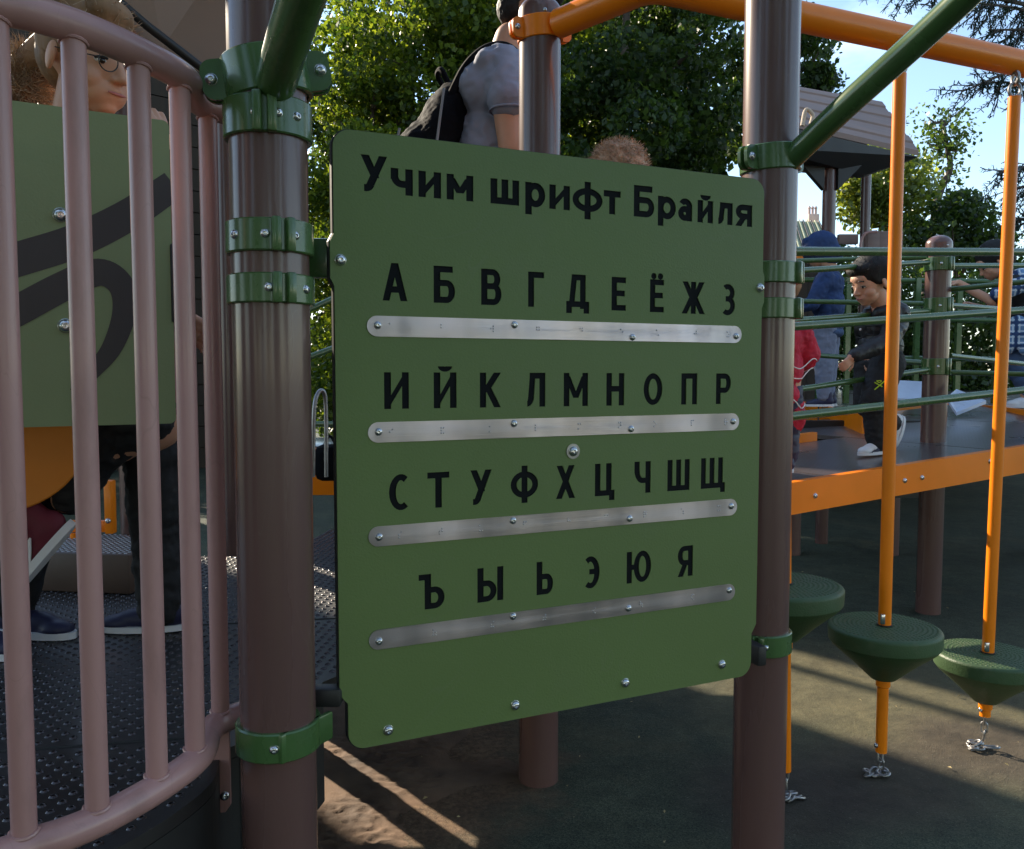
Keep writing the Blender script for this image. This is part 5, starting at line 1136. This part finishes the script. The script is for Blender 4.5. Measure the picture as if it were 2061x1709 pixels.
rig('trousers', [('c', (-.08, .06, .62 * k), .085, (-.17, .065, .33 * k), .062), ('c', (-.17, .065, .33 * k), .06, (-.24, .07, .08), .045), ('c', (-.08, -.06, .62 * k), .085, (-.17, -.065, .33 * k), .062), ('c', (-.17, -.065, .33 * k), .06, (-.24, -.07, .08), .045)], .008, b7, M['black_cloth'], 4, .005, 18)
for y in (-.07, .07): shoe(b7, (-.30, y, .004), (-.09, y, .002), M['navy'], M['white'], .07)

# --- second child, only legs seen under the panel
b8 = person_at(296, 1.90, DZ, 'child in dark trousers whose legs and maroon sneaker show under the green panel', R(182))
rig('body', head_prims(headT(Vector((.02, 0, .83)), 0, R(10), .88)) + [('c', (0, 0, .82), .042, (0, 0, .5), .08), ('c', (0, .08, .74), .033, (.05, .12, .58), .028), ('c', (0, -.08, .74), .033, (.05, -.12, .58), .028), ('c', (.05, .12, .58), .026, (.17, .10, .50), .021), ('c', (.05, -.12, .58), .026, (.17, -.10, .50), .021), ('c', (0, -.05, .5), .065, (0, -.05, .05), .032), ('c', (0, .05, .5), .065, (.09, .06, .43), .05), ('c', (.09, .06, .43), .045, (.155, .06, .33), .033)] + hand_prims((.17, .10, .50), (.5, -.1, -.6), (0, -1, 0), .11, .55) + hand_prims((.17, -.10, .50), (1, 0, -.3), (0, 1, 0), .11, .55), .005, b8, M['skin'], 3)
face_parts(headT(Vector((.02, 0, .83)), 0, R(10), .88), b8)
rig('hair', [('e', Vector((-.01, 0, .965)), (.092, .082, .082))], .007, b8, M['hairbr'], 2, .003, 40)
rig('pink_top', [('e', (0, 0, .70), (.085, .115, .11)), ('e', (0, 0, .57), (.09, .115, .11)), ('c', (0, .10, .74), .045, (.05, .13, .58), .04), ('c', (0, -.10, .74), .045, (.05, -.13, .58), .04), ('c', (.05, .13, .58), .038, (.145, .105, .515), .032), ('c', (.05, -.13, .58), .038, (.145, -.105, .515), .032)], .007, b8, M['pink'], 4, .005, 18)
rig('trousers', [('c', (0, -.05, .52), .08, (0, -.05, .28), .066), ('c', (0, -.05, .28), .062, (0, -.05, .06), .052), ('c', (0, .05, .52), .08, (.09, .06, .44), .06), ('c', (.09, .06, .44), .056, (.145, .06, .335), .042)], .007, b8, M['black_cloth'], 4, .006, 20)
shoe(b8, (-.06, -.05, .004), (.14, -.05, .002), M['navy'], M['white'], .065)
up_, T_ = shoe(b8, (.125, .09, .275), (.255, .10, .12), M['maroon'], M['whiteline'], .075, up=Vector((.75, .1, .65))); swoosh(up_, T_, .21, .078, M['whiteline'], 1)

# ------------------------------------------------------------------ vegetation
def crown(parent, clusters, n, size, m, seed, name='crown'):
    rg = np.random.RandomState(seed); cl = np.array(clusters, dtype=float); w = cl[:, 3] ** 2; w /= w.sum(); idx = rg.choice(len(cl), n, p=w)
    v = rg.normal(size=(n, 3)); v /= np.linalg.norm(v, axis=1)[:, None]; rad = cl[idx, 3] * (rg.uniform(.35, 1.05, n) ** .5); c = cl[idx, :3] + v * rad[:, None] * np.array([1, 1, .75])
    a = rg.normal(size=(n, 3)); a /= np.linalg.norm(a, axis=1)[:, None]; b = np.cross(a, rg.normal(size=(n, 3))); b /= np.linalg.norm(b, axis=1)[:, None]; nn = np.cross(a, b)
    s = size * rg.uniform(.45, 1.5, n)[:, None]
    P = np.stack([c - a * s * .55, c + b * s * .38 + nn * s * .08, c + a * s * .55, c - b * s * .38 + nn * s * .08], 1).reshape(-1, 3).astype(np.float32)
    me = bpy.data.meshes.new(name); me.vertices.add(4 * n); me.vertices.foreach_set('co', P.ravel()); me.loops.add(4 * n); me.loops.foreach_set('vertex_index', np.arange(4 * n, dtype=np.int32)); me.polygons.add(n); me.polygons.foreach_set('loop_start', np.arange(0, 4 * n, 4, dtype=np.int32)); me.polygons.foreach_set('loop_total', np.full(n, 4, dtype=np.int32)); me.update(); me.validate()
    return link(name, me, parent, m)
def limbs(parent, base, top, r, clusters, seed, name='trunk', nb=14):
    rg = random.Random(seed); g = G(); mid = base.lerp(top, .5) + Vector((rg.uniform(-.2, .2), rg.uniform(-.2, .2), 0)); tr = curve_pts([base, base.lerp(mid, .5), mid, top], 5)
    g.tube(tr, [r * (1 - .85 * i / (len(tr) - 1)) for i in range(len(tr))], 12)
    for c in rg.sample(clusters, min(nb, len(clusters))):
        c = Vector(c[:3]); p = min(tr[3:], key=lambda q: (q - c).length + abs(q.z - c.z + .5)); m_ = p.lerp(c, .5) + Vector((0, 0, -.12)); g.tube([p, m_, c], [r * .32, r * .2, r * .05], 6)
    return g.obj(name, M['bark'], parent)
def tree(x, y, h, spread, label, m, n, size, seed, ncl=60, zlow=.8, r=.16, group='trees behind the playground', crad=(.35, .8)):
    rg = random.Random(seed); t = thing('tree', label, 'tree', (x, y, 0), 0, group); cl = []
    for i in range(ncl):
        z = rg.uniform(zlow, h); f = math.sin(math.pi * min(1, max(.06, (z - zlow + .6) / (h - zlow + 1.0)))) ** .6; a = rg.uniform(0, 6.283); q = spread * f * rg.uniform(.15, 1) ** .6
        cl.append((q * math.cos(a), q * math.sin(a), z, rg.uniform(*crad)))
    crown(t, cl, n, size, m, seed); limbs(t, Vector((0, 0, -.1)), Vector((0, 0, h * .9)), r, cl, seed); return t
tree(-1.15, 9.9, 6.6, 1.05, 'bright green maple just right of the left post', M['leaf'], 46000, .062, 11, 60, .3, crad=(.25, .6))
tree(-2.15, 12.0, 6.6, .9, 'dark leafy tree in the slit beside the left post', M['leafd'], 36000, .07, 19, 60, .3, crad=(.3, .6))
tree(-1.55, 9.6, 4.6, .8, 'low bright maple shoot beside the left edge of the board', M['leaf'], 22000, .055, 18, 40, .2, crad=(.2, .45))
tree(.15, 10.6, 7.4, 1.5, 'dense sunlit maple rising behind the man with the backpack', M['leaf'], 60000, .066, 12, 64, .3, crad=(.3, .65))
tree(1.35, 9.9, 7.2, 1.35, 'darker green tree above the right half of the board', M['leafd'], 60000, .064, 13, 60, .3, crad=(.3, .65))
tree(2.25, 10.4, 6.8, 1.0, 'dark green tree just left of the right post', M['leafd'], 46000, .066, 14, 50, .3, crad=(.3, .6))
tree(2.2, 14.5, 9.5, 2.2, 'tall dark tree filling the gap behind the maples', M['leafd'], 40000, .12, 15, 60, .3, r=.2)
tree(-2.05, 13.6, 5.6, .8, 'loose slim maple between left post and board', M['leaf'], 20000, .08, 16, 40, .3, crad=(.25, .5))
tree(-7.6, 13.5, 5.2, 2.2, 'tall leafy tree far left behind the added sun baffles', M['leafy'], 30000, .10, 17, 50, .5)
tree(-4.6, 6.6, 2.0, .8, 'small bright tree behind the girl', M['leafy'], 16000, .05, 29, 30, .3, crad=(.2, .4))
for i_, (bx_, by_, bh_, bs_) in enumerate(((-7.5, -5.0, 7.5, 1.7), (-4.6, -7.5, 8.5, 1.6), (-1.9, -6.2, 7.0, 1.2), (.9, -8.5, 9.0, 1.7), (3.6, -6.4, 7.2, 1.3), (6.4, -7.6, 8.8, 1.8), (9.5, -4.6, 8.0, 1.7))):
    tree(bx_, by_, bh_, bs_, ['far left', 'second', 'slim third', 'tallest central', 'fifth', 'sixth broad', 'far right'][i_] + ' leafy tree of the row standing behind the viewer', M['leafy'] if i_ % 2 else M['leafd'], 9000, .17, 60 + i_, 40, 1.6, r=.2, group='row of trees behind the viewer')
# right side: yellowish birch, thin tree, bushes, spruce
def px_cl(spec, d, n, seed, r0, r1):
    rg = random.Random(seed); out = []
    for (cx, cy, rx, ry) in spec:
        for i in range(n):
            a = rg.uniform(0, 6.283); q = math.sqrt(rg.random()); p = at(cx + rx * q * math.cos(a), cy + ry * q * math.sin(a), d + rg.uniform(-.5, .5) * (rx + ry) / F * d); out.append((p.x, p.y, p.z, rg.uniform(r0, r1)))
    return out
def loc_tree(label, spec, d, n, ncl, size, m, seed, basepx, topxy, r, r0, r1, group='trees behind the playground', trunk=None, nb=12):
    cl = px_cl(spec, d, ncl, seed, r0, r1); b = at(basepx, 800, d); o = Vector((b.x, d, 0)); t = thing('tree', label, 'tree', o, 0, group)
    cl = [(c[0] - o.x, c[1] - o.y, c[2], c[3]) for c in cl]; crown(t, cl, n, size, m, seed)
    if trunk:
        P = [at(*q, d) - o for q in trunk]; g = G(); P = curve_pts([Vector((P[0].x, 0, -.1))] + P, 5); g.tube(P, [r * (1 - .8 * i / (len(P) - 1)) for i in range(len(P))], 10)
        rg = random.Random(seed)
        for c in rg.sample(cl, min(nb, len(cl))):
            c = Vector(c[:3]); p = min(P, key=lambda q: (q - c).length); g.tube([p, p.lerp(c, .5) + Vector((0, 0, -.08)), c], [r * .3, r * .2, r * .06], 6)
        g.obj('trunk', M['bark'], t)
    else: limbs(t, Vector((0, 0, -.1)), at(*topxy, d) - o, r, cl, seed)
    return t
loc_tree('yellow-green tree under the shelter roof', [(1765, 350, 62, 60), (1770, 420, 50, 45), (1730, 395, 35, 40), (1830, 400, 40, 75)], 14, 7000, 22, .08, M['leafy'], 21, 1815, (1790, 330), .12, .15, .38)
loc_tree('slender bare-stemmed tree with a small airy top', [(1897, 250, 40, 26), (1885, 290, 28, 16), (1925, 290, 25, 30), (1905, 350, 12, 22)], 18, 1000, 9, .085, M['leafd'], 22, 1880, (1905, 240), .13, .25, .5, trunk=[(1868, 520), (1880, 450), (1890, 390), (1912, 340), (1905, 290), (1898, 245)])
loc_tree('broad dark bush behind the domed post', [(1900, 480, 95, 50), (1850, 500, 60, 50), (1960, 480, 55, 50), (1930, 425, 45, 30), (1990, 520, 60, 40)], 13, 6000, 20, .075, M['leafd'], 23, 1925, (1915, 400), .12, .15, .38)
loc_tree('low green hedge beyond the rails', [(1700, 600, 110, 70), (1850, 620, 110, 90), (2020, 640, 110, 90), (1900, 700, 160, 50), (1690, 720, 120, 60), (1690, 820, 120, 60), (1850, 820, 120, 60), (2020, 820, 120, 60)], 11, 36000, 12, .06, M['leafd'], 24, 1850, (1850, 560), .10, .25, .5)
loc_tree('leafy branch edge beside the top of the right post', [(1640, 130, 16, 50), (1632, 60, 25, 60), (1650, 165, 22, 12)], 9.5, 2200, 8, .055, M['leafd'], 25, 1560, (1610, 60), .08, .12, .25)
def spruce(label, branches, d, seed):
    t = thing('spruce_tree', label, 'tree', (at(2230, 500, d).x, d, 0)); o = t.location; rg = random.Random(seed); g = G(); gn = G()
    g.tube([(0, 0, -.1), (0, 0, 4), (0, 0, at(1030, -500, d).z)], [.16, .12, .04], 12)
    for (a, b) in branches:
        p = [at(a[0], a[1], d) - o, at((a[0] + b[0]) / 2, (a[1] + b[1]) / 2 - 12, d - .1) - o, at(b[0], b[1], d - .2) - o]; P = curve_pts([Vector((0, 0, p[0].z + .3))] + p, 8); g.tube(P, [.03 * (1 - .8 * i / (len(P) - 1)) for i in range(len(P))], 6)
        for i in range(6, len(P) - 1):
            for j in range(2):
                q = P[i].lerp(P[i + 1], rg.random()); s_ = Vector((rg.uniform(-.6, .1), rg.uniform(-.5, .5), rg.uniform(-.9, .15))).normalized() * rg.uniform(.12, .38)
                for kk in range(26):
                    t_ = rg.random(); c = q + s_ * t_; v = (s_.normalized() * .6 + Vector((rg.uniform(-1, 1), rg.uniform(-1, 1), rg.uniform(-1, 1)))).normalized() * .045; w = v.cross(Vector((rg.uniform(-1, 1), rg.uniform(-1, 1), 1))).normalized() * .004
                    gn.add([c - w, c + w, c + v + w, c + v - w], [(0, 1, 2, 3)])
                g.tube([q, q + s_], [.006, .002], 4)
    g.obj('trunk', M['bark'], t); gn.obj('needles', M['needle'], t, smooth=False); return t
spruce('blue-green spruce reaching its branches in from the upper right', [((2160, 60), (1960, 5)), ((2160, 20), (1790, -10)), ((2160, 120), (1935, 185)), ((2160, 90), (1990, 60)), ((2160, 200), (1985, 165)), ((2160, 350), (2010, 345)), ((2160, 390), (2030, 380)), ((2200, -40), (1880, 30)), ((2160, 470), (2045, 440))], 7.5, 5)
# fallen bits on the rubber
rg = random.Random(3); lmz = G().add([(-.006, 0, 0), (0, -.003, .002), (.007, 0, .001), (0, .003, .003)], [(0, 1, 2, 3)]).me('dry_leaf', M['debris'], smooth=False)
for i in range(70):
    o = link('dry_leaf', lmz); o.location = (rg.uniform(-.5, 2.4), rg.uniform(1.9, 5.0), .006); o.rotation_euler = (rg.uniform(-.4, .4), rg.uniform(-.4, .4), rg.uniform(0, 6)); s = rg.uniform(.5, 1.4); o.scale = (s, s, s)
    tag(o, 'tiny dry leaf scrap scattered on the dark green rubber ground', 'leaf', 'leaf scraps on the rubber ground')
